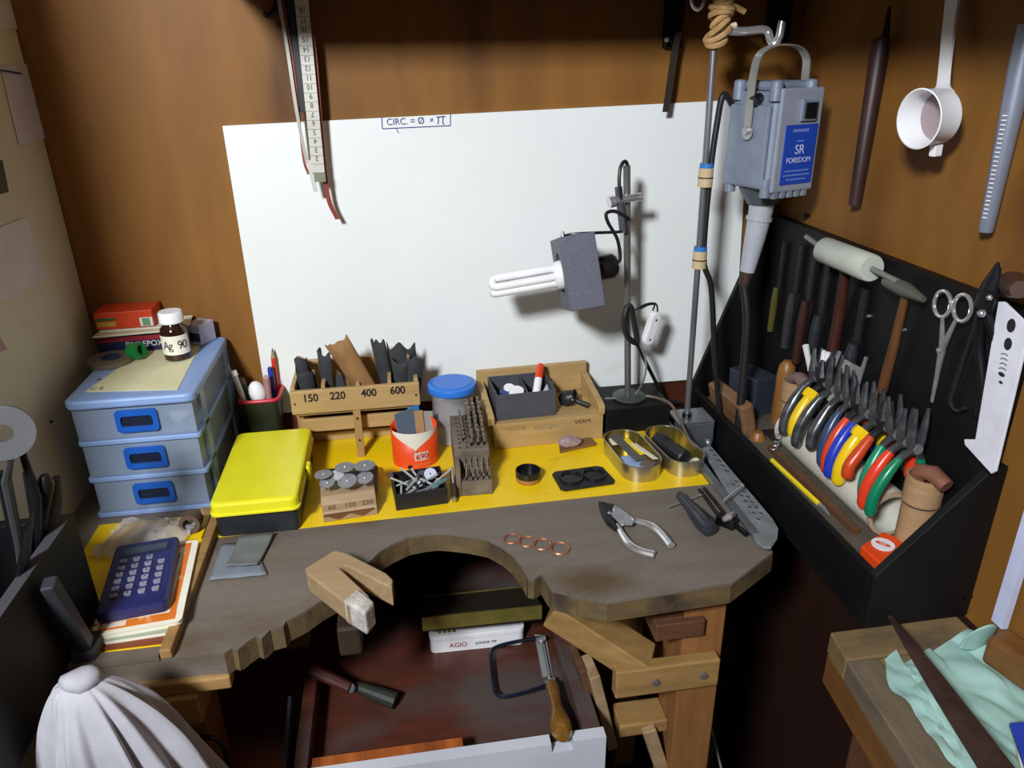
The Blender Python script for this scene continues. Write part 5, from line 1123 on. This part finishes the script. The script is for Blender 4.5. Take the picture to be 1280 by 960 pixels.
one('dark_tray', MB().box(.530, .583, -.205, -.158, .8125, .803), RUBBER, 'small black box below the turned handle', 'box', bevel=.002)
one('shell_dish', MB(TR(.512, -.222, .7840)).lathe([(0, 0), (.014, 0), (.019, .008), (.0175, .0085), (.012, .003), (0, .003)], n=24), mat('tan_dish', '9A8468', .6), 'small tan dish at the foot of the coil spring', 'dish')
one('tan_lump', MB(TR(.508, -.216, .797)).ball((0, 0, 0), .012, .009, .008, 12), mat('tan_lump_m', '9C7C68', .7, bump=.5), 'lumpy tan piece lying in the small dish', 'lump')
pa, pb_ = pz(965, 575, .8165), pz(1024, 630, .8165)
one('yellow_pencil', MB().tube([pa, pb_], .0033, 6), mat('pencil_yellow', 'F4D816', .35), 'bright yellow pencil lying along the front lip of the tray', 'pencil')
pd = (pb_-pa).normalized()
one('pen_tip', MB().tube([pb_+pd*.001, pb_+pd*.012, pb_+pd*.024-V((0, 0, .002))], [.0032, .0026, .0008], 8), STEEL, 'silver pencil point at the near end of the yellow pencil', 'pencil tip')
def ctube(lab, x, y, r, h):
    t = thing('card_tube', lab, 'tube', (x, y, .8125))
    prof = [(r*.80, .001), (r*.9, .001)]+[(r*.90+(.0007 if k % 2 else 0), .003+k*.0021) for k in range(int((h*.62)/.0021))]
    prof += [(r*.90, h*.64), (r, h*.66), (r, h), (r*.88, h), (r*.88, h*.70), (r*.80, h*.6)]
    fin('ribbed_wall', MB().lathe(prof, (x, y, .8125), 32, closed=True), CARDT, t)
    fin('dark_groove', MB().lathe([(r*.905, h*.625), (r*.93, h*.63), (r*.93, h*.65), (r*.905, h*.655)], (x, y, .8125), 32), RUSTY, t)
    fin('bottom_disc', MB().lathe([(0, .002), (r*.82, .002)], (x, y, .8125), 24), CARDT, t); return t
ctube('ribbed brown card tube at the near end of the tray', .5650, -.474, .0205, .096)
ctube('ribbed brown card tube at the far end beside the turned handle', .5655, -.182, .0185, .090)
a, b = V((.561, -.485, .82)), V(py(1180, 628, -.50)); b.x = .572
one('brown_roll', MB().tube([V((.558, -.464, .890)), V((.560, -.470, .9125)), V((.564, -.484, .916)), V((.568, -.502, .910))], [.0085, .0095, .010, .0085], 14), mat('brown_leather_roll', '8A5A44', .55, col2='74493A'), 'brown rod end leaning in the near card tube', 'rod')
one('brown_roll', MB().tube([V((.562, -.170, .885)), V((.563, -.180, .906)), V((.564, -.194, .911)), V((.566, -.208, .906))], [.007, .009, .0095, .011], 12), mat('mauve_leather_roll', '7E6460', .6), 'mauve-brown rod end leaning in the far card tube', 'rod')
tm = thing('tape_case', 'small orange-red case with a white round logo at the near tray corner', 'tape measure', (.527, -.494, .8125))
kp = [pz(x, y, .826) for x, y in ((1100, 704), (1076, 682), (1104, 664), (1134, 676))]
kc_ = sum(kp, V((0, 0, 0)))/4
fin('case', MB().prism([(p.x, p.y) for p in kp], .8127, .826), ORANGE, tm, bevel=.002)
KM = TR(kc_.x, kc_.y, .8125)
fin('logo_disc', MB(KM).lathe([(0, .0148), (.0125, .0148), (.0125, .0137)], n=28), WHITE, tm)
fin('logo_mark', MB(KM @ rotz(-.9) @ Matrix.Diagonal((1.9, .75, 1, 1))).lathe([(.0026, .0150), (.0045, .0150)], n=24), ORANGE, tm)
fin('logo_mark', MB(KM @ rotz(-.9)).box(-.006, .006, -.0007, .0007, .0149, .0151), ORANGE, tm)

# tools hanging on the black back board
HX = .577
ml = thing('nylon_mallet', 'mallet with a thick frosted white cylinder head on a thin rod', 'mallet', (HX, -.27, 1.10))
WH = mat('frosted_nylon', 'C4CABE', .5, col2='B4BAAE', sc=(20, 20, 20))
a, b = V(pxx(1030, 312, .560)), V(pxx(1090, 336, .560))
fin('head', MB().tube([a, a.lerp(b, .03), a.lerp(b, .97), b], [.0150, .0170, .0170, .0155], 24), WH, ml)
fin('cross_rod', MB().tube([V(pxx(1008, 296, .568)), a, b, V(pxx(1122, 352, .565))], .0035, 10), mat('dull_rod', '8A8E86', .5, .3), ml)
fin('handle', MB().tube([V(pxx(1058, 330, .572)), V(pxx(1050, 390, .578)), V(pxx(1038, 455, .578))], [.006, .0075, .008], 12), mat('dark_red_grip', '3E1810', .5), ml)
hm2 = thing('cross_peen_hammer', 'small hammer with a wedge steel head hanging right of the nylon mallet', 'hammer', (HX, -.37, .95))
a, b = V(pxx(1112, 353, .568)), V(pxx(1156, 374, .568))
fin('head', MB(frame(a, b-a, (0, 0, 1))).tube([(-.006, 0, .0), (.0, 0, 0), (.030, 0, .0), (.062, 0, -.001)], [.007, .0085, .0092, .0035], 10), mat('hammer_head', '6E7068', .45, .5), hm2)
fin('handle', MB().tube([V(pxx(1132, 368, .570)), V(pxx(1118, 430, .574)), V(pxx(1098, 505, .576))], [.0050, .0065, .0075], 12, flat=.8), mat('hammer_handle', '6E4626', .5, col2='563418', sc=(60, 60, 8)), hm2)
sc_ = thing('hemostat', 'long steel scissors-like clamp hanging with its rings up', 'clamp', (HX, -.45, 1.0))
for (cx_, cy_), tipx in (((1178, 380), 1166), ((1203, 385), 1164)):
    c = V(pxx(cx_, cy_, .572)); pts = [c+V((0, .0125*math.cos(a), .0140*math.sin(a))) for a in [2*PI*i/20 for i in range(20)]]
    fin('finger_ring', MB().tube(pts, .0022, 8, closed=True), CHROME, sc_)
j = V(pxx(1178, 438, .577)); tp_ = V(pxx(1164, 502, .580))
fin('arm', MB().tube([V(pxx(1178, 397, .572)), j, tp_], [.002, .0038, .0012], 8), STEEL, sc_)
fin('arm', MB().tube([V(pxx(1195, 400, .572)), j+V((-.001, 0, 0)), tp_+V((0, -.002, 0))], [.002, .0038, .0012], 8), STEEL, sc_)
fin('pivot', MB().ball(j+V((-.003, 0, 0)), .004, n=8), CHROME, sc_)
bw = thing('bent_wire_bow', 'thin dark bow-shaped frame hanging between scissors clamp and black pliers', 'frame', (HX, -.48, 1.0))
fin('bow', MB().tube(bez([V(pxx(1226, 385, .578)), V(pxx(1208, 440, .580)), V(pxx(1190, 495, .582)), V(pxx(1190, 508, .582)), V(pxx(1198, 514, .582)), V(pxx(1206, 510, .580))], 6), .0024, 8), mat('bow_steel', '4A4A50', .35, .8), bw)
bp = thing('black_pliers', 'large black pliers hanging head up over the tray end', 'pliers', (HX, -.5, 1.05))
BKS = mat('blackened_steel', '26262A', .35, .6)
fin('jaw', MB().tube([V(pxx(1229, 385, .566)), V(pxx(1237, 360, .566)), V(pxx(1248, 328, .566))], [.011, .0105, .002], 12, flat=.6, ref=(1, 0, 0)), BKS, bp)
fin('jaw', MB().tube([V(pxx(1231, 388, .570)), V(pxx(1240, 366, .570)), V(pxx(1250, 334, .570))], [.011, .009, .002], 12, flat=.6, ref=(1, 0, 0)), BKS, bp)
fin('handle', MB().tube(bez([V(pxx(1228, 388, .568)), V(pxx(1224, 430, .574)), V(pxx(1228, 480, .578)), V(pxx(1224, 520, .580))], 5), .0055, 10), BKS, bp)
fin('handle', MB().tube(bez([V(pxx(1232, 388, .568)), V(pxx(1246, 430, .578)), V(pxx(1248, 480, .580))], 5), .0055, 10), BKS, bp)
fin('pivot', MB().ball(V(pxx(1227, 392, .560)), .0042, n=10), BS if 0 else STEEL, bp)
fin('pivot', MB().ball(V(pxx(1237, 372, .560)), .0030, n=10), STEEL, bp)
rl = thing('holed_scale', 'white plastic strip with slanted ends and round holes hung on the tray end', 'template', (.574, -.53, .96))
out = [(1250, 377), (1257, 377), (1284, 403), (1284, 430), (1246, 589), (1241, 592), (1208, 556), (1207, 549), (1221, 549)]
RP = [pxx(x, y, .574) for x, y in out]
YZ = Matrix(((0, 0, 1, 0), (1, 0, 0, 0), (0, 1, 0, 0), (0, 0, 0, 1)))
fin('strip', MB(TR(.572, 0, 0) @ YZ).prism([(p.y, p.z) for p in RP], 0, .003), mat('white_scale', 'E4E4F0', .35), rl, bevel=.0006)
for x, y, ry_, rz_ in ((1264, 407, .0052, .0068), (1260, 430, .0048, .0062), (1252, 468, .0042, .0022), (1251, 478, .0026, .0015)):
    c = pxx(x, y, .5718); fin('round_hole', MB(TR(.5717, c.y, c.z) @ Matrix(((0, 0, 1, 0), (0, ry_, 0, 0), (rz_, 0, 0, 0), (0, 0, 0, 1)))).lathe([(0, 0), (1, 0)], n=20), INK, rl)
for k in range(4):
    c = pxx(1256-k*.8, 446+k*6, .5718); fin('slot_mark', MB(TR(.5716, c.y, c.z)).tube([(0, .005*math.cos(a), .003*math.sin(a)) for a in [.3+.25*i for i in range(9)]], .0006, 5), mat('grey_mark', '7A7A86', .5), rl)
one('round_knob', MB().tube([V(pxx(1262, 352, .585)), V(pxx(1268, 356, .570)), V(pxx(1275, 362, .552))], [.010, .0125, .008], 14), mat('dark_brown_knob', '4A3024', .45), 'dark brown rounded knob at the top right end of the tray', 'knob')  # a brown knob at the end of the tray
# files in the dark part of the board
for k, (y_, zt, zb_, r_, hc, lab) in enumerate(((-.070, 1.085, .94, .0055, '4E4A18', 'slim tool with a dull yellow grip hanging at the far end of the board'),
     (-.120, 1.09, .93, .0070, '2C2A2C', 'dark file hanging left of the nylon mallet'), (-.158, 1.09, .92, .0075, '331410', 'dark red handled file hanging left of the nylon mallet'),
     (-.196, 1.08, .93, .0080, '24262A', 'wide grey file hanging under the left end of the mallet'), (-.285, 1.07, .93, .0085, '25272C', 'wide dark grey file hanging right of the red grip'))):
    t = thing('hanging_file', lab, 'file', (HX, y_, zb_))
    fin('blade', MB().box(HX+.002, HX+.0065, y_-r_*.75, y_+r_*.75, zt-.075, zt), mat('file_steel', '2C2D32', .5, .6), t, bevel=.0006)
    fin('handle', MB().tube([(HX, y_, zt-.073), (HX, y_+.001, (zt+zb_)/2-.02), (HX, y_+.002, zb_)], [r_*.7, r_, r_*.9], 12), mat('file_grip_%d' % k, hc, .5), t)
for x, y in ((1087, 395), (1131, 412)): c = pxx(x, y, .586); one('board_nail', MB().cyl((.588, c.y, c.z), (.583, c.y, c.z), .002, n=8), STEEL, 'small nail in the black board %s of the hammer handle' % ('left' if x < 1100 else 'right'), 'nail')

# ================================================================== table at lower right
tt = thing('side_table', 'old wooden side table with thick worn edges at the lower right', 'table', (.52, -.8, 0))
TW = mat('worn_table_wood', '8A7450', .55, col2='655238', sc=(9, 50, 50), amt=1.1, bump=.2, spots=('4E483E', (8, 14, 14), .52))
TWY = mat('worn_table_wood_long', '7A6C58', .55, col2='584C3E', sc=(50, 9, 50), amt=1.1, bump=.2, spots=('4A4640', (10, 6, 14), .5))
fin('back_plank', MB().prism([(.446, -.5425), (.601, -.5425), (.601, -.585), (.440, -.585)][::-1], .712, .740), TW, tt, bevel=.002)
fin('left_plank', MB().prism([(.4395, -.5858), (.4755, -.5858), (.440, -1.10), (.395, -1.10)][::-1], .712, .740), TWY, tt, bevel=.002)
fin('middle_plank', MB().prism([(.4762, -.5858), (.601, -.5858), (.601, -1.10), (.4407, -1.10)][::-1], .712, .737), TW, tt, bevel=.001)
fin('side_rail', MB().prism([(.4465, -.5427), (.456, -.5427), (.405, -1.10), (.3945, -1.10)][::-1], .668, .7118), mat('orange_rail', '7E5428', .5, col2='5A3A1C', sc=(50, 9, 50), amt=1), tt, bevel=.003)
for x, y in ((.49, -.60), (.57, -.60), (.47, -1.05), (.57, -1.05)): fin('leg', MB().box(x-.02, x+.02, y-.02, y+.02, -.015, .7118), OLDW, tt, bevel=.002)
tt.location += V((-.006, .011, .015))
def sheet_cloth(lab, quad, z, seed, m, nu=44, nv=44, amp=.010, name='cloth'):
    q0, q1, q2, q3 = [V((p[0], p[1], 0)) for p in quad]
    def fn(a, b):
        wob = .012*noise.noise(V((a*4, b*4, seed)))*(1 if 0 < a < 1 else 2)
        p = q0.lerp(q1, a).lerp(q3.lerp(q2, a), b); n1 = noise.noise(V((p.x*22+seed, p.y*22, seed))); n2 = abs(noise.noise(V((p.x*45+p.y*20, p.y*16, seed+3))))
        return (p.x+wob, p.y+wob*.6, z+.0025+amp*(max(0, n1)+.55*n2))
    return one(name, MB().grid(fn, nu, nv), m, lab, 'cloth')
sheet_cloth('large pale mint cloth spread on the side table', [(.482, -.590), (.582, -.562), (.598, -.80), (.455, -.80)], .753, 4.2, TEAL, amp=.014)
sheet_cloth('narrow folded mint cloth left of the dark iron bar', [(.469, -.584), (.495, -.572), (.470, -.76), (.440, -.76)], .757, 9.7, TEAL, 20, 44, .016)
cc = V(pz(1216, 812, .757))
one('mint_cloth_fold', MB().grid(lambda a, b: (cc.x-.015+.034*a, cc.y+.004-.006*math.sin(a*3)-.006*b, .757+.040*b*math.sin(PI*(.12+.70*a))**.6), 14, 10), TEAL, 'mint cloth corner standing up at the back of the side table', 'cloth', solid=.001)
TH = mat('brown_pole', '7E5428', .45, col2='5E3C1C', sc=(30, 30, 30), amt=1)
a, b = V(pz(1243, 802, .780)), V(pz(1330, 862, .780)); d = b-a
one('wooden_beam_end', MB(frame(a, d, (0, 0, 1))).box(0, .12, -.016, .016, -.020, .014), TH, 'brown wooden beam end lying on the mint cloth at the picture edge', 'beam', bevel=.005)
a, b = V(pz(1113, 771, .775)), V(pz(1262, 985, .812))
one('iron_bar', MB().tube([a, a.lerp(b, .25), a.lerp(b, .45), a.lerp(b, .75), b], [.0028, .0070, .0098, .0125, .0140], 8, flat=.8), RUSTY, 'long tapered dark iron bar pointing to the wall across the mint cloth', 'bar')
one('blue_card', MB().prism([(p.x, p.y) for p in (pz(1259, 914, .768), pz(1276, 912, .768), pz(1310, 985, .768), pz(1283, 985, .768))], .775, .778), mat('cobalt_card', '2242B0', .4), 'cobalt blue card strip at the lower right corner', 'card')
one('white_card', MB().prism([(p.x, p.y) for p in (pz(1262, 915, .765), pz(1300, 912, .765), pz(1330, 985, .765), pz(1276, 985, .765))], .771, .7745), PAPER, 'white card below the cobalt blue strip', 'card')

# ================================================================== hanging at the upper left
tpz = thing('tape_measure_strip', 'white centimetre tape hanging upside down beside red strips', 'measuring tape', (-.10, -.03, 1.2))
A0, A1 = V(py(376, -8, -.035)), V(py(398, 216, -.035)); dn = (A1-A0).normalized()
TMx = frame(A1, -dn.cross(V((0, -1, 0))), -dn)
xa = V((0, -1, 0)).cross(dn).normalized()
if xa.x < 0: xa = -xa
TMx = Matrix(((xa.x, 0, -dn.x, A1.x), (xa.y, -1, -dn.y, A1.y), (xa.z, 0, -dn.z, A1.z), (0, 0, 0, 1)))   # x right, y towards viewer, z up the strip
Lt = (A1-A0).length
fin('strip', MB(TMx).box(-.0085, .0085, -.0004, .0004, 0, Lt), mat('tape_white', 'D4D2C8', .45, col2='C2C0B6', sc=(20, 20, 20)), tpz)
step = Lt/19.3
for k in range(19):
    if 1 <= k <= 17:
        Mx = TMx @ TR(0, .0006, .002+k*step+step*.5) @ Matrix(((-1, 0, 0, 0), (0, 0, 1, 0), (0, -1, 0, 0), (0, 0, 0, 1)))
        text('number', str(k+1), .0092, Mx, mat('tape_ink', '4E4C4A', .6), tpz, .0001, .9, offset=.0002)
    fin('tick', MB(TMx).box(-.0085, .0085, .0004, .0006, k*step, k*step+.0005), _M.get('tape_ink') or mat('tape_ink', '6E6C68', .6), tpz)
tip = V(py(402, 226, -.03))
fin('end_hook', MB(TMx).box(-.006, .009, -.002, .002, -.012, 0), mat('olive_metal', '8E907A', .4, .4), tpz)
REDS = mat('red_strap', '8E3A28', .5, col2='7A2E20')
def strap(name, lab, pts, wd, y, m, cat='strap'):
    mb = MB(); g = []; P_ = bez([V(py(x, yy, y)) for x, yy in pts], 6)
    for p in P_: g.append([mb.v(p+V((-wd, -.0006, 0))), mb.v(p+V((wd, -.0006, 0))), mb.v(p+V((wd, .0006, 0))), mb.v(p+V((-wd, .0006, 0)))])
    for i in range(len(g)-1):
        for j in range(4): mb.f([g[i][j], g[i][(j+1) % 4], g[i+1][(j+1) % 4], g[i+1][j]])
    mb.f(g[0]); mb.f(g[-1][::-1]); return one(name, mb, m, lab, cat)
strap('red_strap', 'long thin red strap curling to a point right of the white tape', [(382, -8), (392, 60), (399, 140), (405, 210), (411, 250), (422, 274)], .0032, -.028, REDS)
strap('red_strap', 'thin red strap left of the white tape', [(352, -8), (366, 80), (374, 150), (380, 200), (386, 218)], .0018, -.026, REDS)
strap('steel_rule', 'narrow pale metal rule hanging left of the white tape', [(347, -8), (359, 60), (371, 140), (384, 205)], .0022, -.030, mat('pale_rule', 'B4B0A8', .45, .3), 'rule')
strap('black_strap', 'black tapering strap between the narrow rule and the white tape', [(363, -8), (370, 60), (376, 110), (378, 140)], .0045, -.024, RUBBER)
strap('pale_tail', 'frayed whitish end hanging below the white tape', [(386, 200), (390, 220), (395, 240)], .0030, -.034, mat('frayed_white', 'D0CEC8', .7))
one('wall_hook', MB().tube(bez([V(py(346, -6, -.02)), V(py(344, 12, -.03)), V(py(336, 20, -.035)), V(py(331, 18, -.03))], 4), .0035, 8), BLACKPL, 'black wall hook at the top left of the hanging tape', 'hook')
strap('leather_strap', 'dark leather strap hanging from the shelf bracket onto the white board', [(849, 40), (843, 66), (838, 100), (832, 140)], .0048, -.03, mat('dark_leather', '2A1A14', .6))
one('screw_ring', MB(TR(*V(py(833, 50, -.030))) @ Matrix.Rotation(PI/2, 4, 'X')).lathe([(0, -.0015), (.003, -.0015), (.003, .0015), (0, .0015)], n=12), STEEL, 'small bright screw on the right shelf bracket', 'screw')

# ================================================================== left wall
def note(lab, pts, m, cat='note', nm='paper_note', x=LX+.0012):
    P_ = [pxx(a_, b_, x) for a_, b_ in pts]
    return one(nm, MB(TR(x-.0004, 0, 0) @ YZ).prism([(p.y, p.z) for p in P_], 0, .0006), m, lab, cat)
NP = mat('note_paper', 'DCDADE', .7); NPB = mat('note_paper_blue', 'D4D4E2', .7)
note('paper note at the top of the left wall cut by the picture edge', [(-60, -30), (14, -20), (25, 36), (-60, 36)], NP)
nn_ = note('long paper note with a purple scrawl below the top note', [(0, 82), (33, 80), (61, 172), (24, 182)], NPB)
fin('scrawl', MB().cyl(pxx(2, 88, LX+.0022), pxx(26, 92, LX+.0022), .0012, n=5), INKB, nn_)
note('small paper note low on the left wall above the grey disc', [(-40, 300), (33, 271), (59, 350), (4, 378), (-40, 370)], NP)
note('dark grey-green card on the left wall at the picture edge', [(-30, 205), (3, 200), (11, 240), (-30, 250)], mat('grey_green_card', '4A4A40', .6), 'card', 'wall_card')
note('pinkish torn paper corner lower on the left wall', [(-40, 415), (0, 420), (9, 437), (-30, 450)], mat('pinkish_paper', 'B89AA0', .7))
one('wall_dot', MB().ball(V(pxx(64, 527, LX+.001)), .0022, n=8), DSTEEL, 'tiny dark nail head on the left wall beside the drawer unit', 'nail')

# black tool caddy
cd_ = thing('tool_caddy', 'black wooden open tool box in the lower left corner', 'tool box', (-.40, -.48, BZ+.0008))
CM = TR(-.351, -.408, BZ+.0008)
for nm, d in (('right_panel', (-.012, .0, -.235, 0, 0, .122)), ('back_panel', (-.100, -.0122, -.012, 0, 0, .122)), ('front_panel', (-.100, -.0122, -.235, -.223, 0, .090)), ('left_panel', (-.103, -.1002, -.235, 0, 0, .122)), ('bottom_panel', (-.100, -.0122, -.2228, -.0122, 0, .008))):
    fin(nm, MB(CM).box(*d), BLACKP, cd_, bevel=.001)
fin('worn_rim', MB(CM).box(-.0115, -.0005, -.234, -.001, .1222, .1228), mat('worn_rim', '45444A', .6), cd_)
a, b = V(pxx(60, 728, -.341)), V(pxx(108, 806, -.336))
GB = mat('grey_painted_bar', '33343A', .5)
fin('slanted_bar', MB(frame(a, b-a, (1, 0, .4))).box(0, (b-a).length, -.008, .008, -.006, .006), GB, cd_, bevel=.002)
a, b = V(pxx(86, 826, -.334)), V(pxx(128, 806, -.330))
fin('bar_foot', MB(TR(-.349, -.497, BZ+.001)).box(0, .022, 0, .034, 0, .016), GB, cd_, bevel=.002)
dc = thing('grey_disc_tool', 'grey round metal head with a central hole above the tool box', 'tool', (-.41, -.47, .815))
c = V(py(4, 541, -.47))
DM2 = TR(*c) @ rotz(.35) @ Matrix.Rotation(PI/2-.15, 4, 'X')
fin('disc', MB(DM2).lathe([(.008, -.002), (.025, -.002), (.025, .002), (.008, .002)], n=32, closed=True), mat('disc_grey', '66676A', .5, .3), dc)
fin('shank', MB().tube([c+V((.0, 0, -.024)), V(py(8, 600, -.47)), V(py(24, 680, -.47)), (-.395, -.47, .815)], [.005, .007, .006, .005], 8, flat=.5), mat('shank_steel', '5A5C62', .4, .5), dc)
for k, (x0, y0, x1, y1, r_, lab) in enumerate(((26, 560, 46, 620, .0045, 'black tool leg slanting right below the grey disc'), (0, 590, 26, 700, .006, 'thick black shaft under the grey disc'), (34, 590, 52, 680, .006, 'black steel bar right of the grey disc shank'))):
    yy = -.452+.010*k; one('hand_tool', MB().tube([V(py(x0, y0, yy)), V(py(x1, y1, yy)), (-.395+.006*k, yy, .815)], [r_*.7, r_, r_], 10), BLACKPL, lab, 'tool')
DB = mat('dark_bristle', '3A332E', .8, bump=.4)
one('old_brush', MB().tube([V(py(70, 597, -.425)), V(py(68, 630, -.428)), V(py(60, 680, -.43)), (-.385, -.43, .82)], [.006, .011, .012, .008], 12, flat=.6), DB, 'dark ragged brush sticking up in the tool box', 'brush')
one('dark_spoon', MB().tube([V(py(56, 594, -.44)), V(py(57, 604, -.44)), V(py(55, 640, -.44)), (-.40, -.44, .82)], [.004, .008, .005, .005], 12), BLACKPL, 'round black tool end left of the ragged brush', 'tool')
one('dark_spatula', MB().tube([V(py(40, 640, -.50)), V(py(30, 700, -.50)), (-.40, -.51, .82)], [.004, .012, .010], 10, flat=.3), DSTEEL, 'flat dark spatula below the ragged brush', 'tool')

# ================================================================== white cloth
rg = thing('draped_cloth', 'white cotton cloth gathered to a peak at the bottom left', 'cloth', (-.285, -.60, .70))
pk = V((-.296, -.592, .868))
def rag(u_, v_):
    a = 2*PI*u_; t_ = v_
    z_ = pk.z-.010*t_-.42*t_**1.35
    base = .010+.074*t_**.60
    pl_ = 1+.13*math.sin(a*9+2.8*math.sin(a*2+1))*min(1, t_*6)+.05*math.sin(a*21+1.3+3*t_)*min(1, t_*4)+.06*noise.noise(V((a*3, t_*5, 2)))
    sx = base*pl_*(1.0+.75*max(0, math.cos(a))*t_**.5)
    n1 = noise.noise(V((math.cos(a)*2, math.sin(a)*2, t_*4)))*.010*t_
    return (pk.x+sx*math.cos(a)+n1+.012*t_, pk.y+sx*.75*math.sin(a)+n1, z_+.006*math.sin(a*5)*t_)
mb = MB(); mb.grid(rag, 200, 40, wrap=True)
fin('fabric', mb, CLOTH, rg)
kb = MB(); kb.ball(pk+V((.004, 0, .001)), .017, .013, .010, 14)
for vv in kb.bm.verts: vv.co += noise.noise_vector(vv.co*70)*.003
fin('gathered_top', kb, CLOTH, rg)
st_ = thing('wooden_post', 'plain wooden post hidden inside the draped cloth', 'post', (-.29, -.592, 0))
fin('post', MB().box(-.300, -.280, -.602, -.582, .02, .855), OLDW, st_)
fin('foot', MB().box(-.36, -.22, -.64, -.54, 0, .02), OLDW, st_)
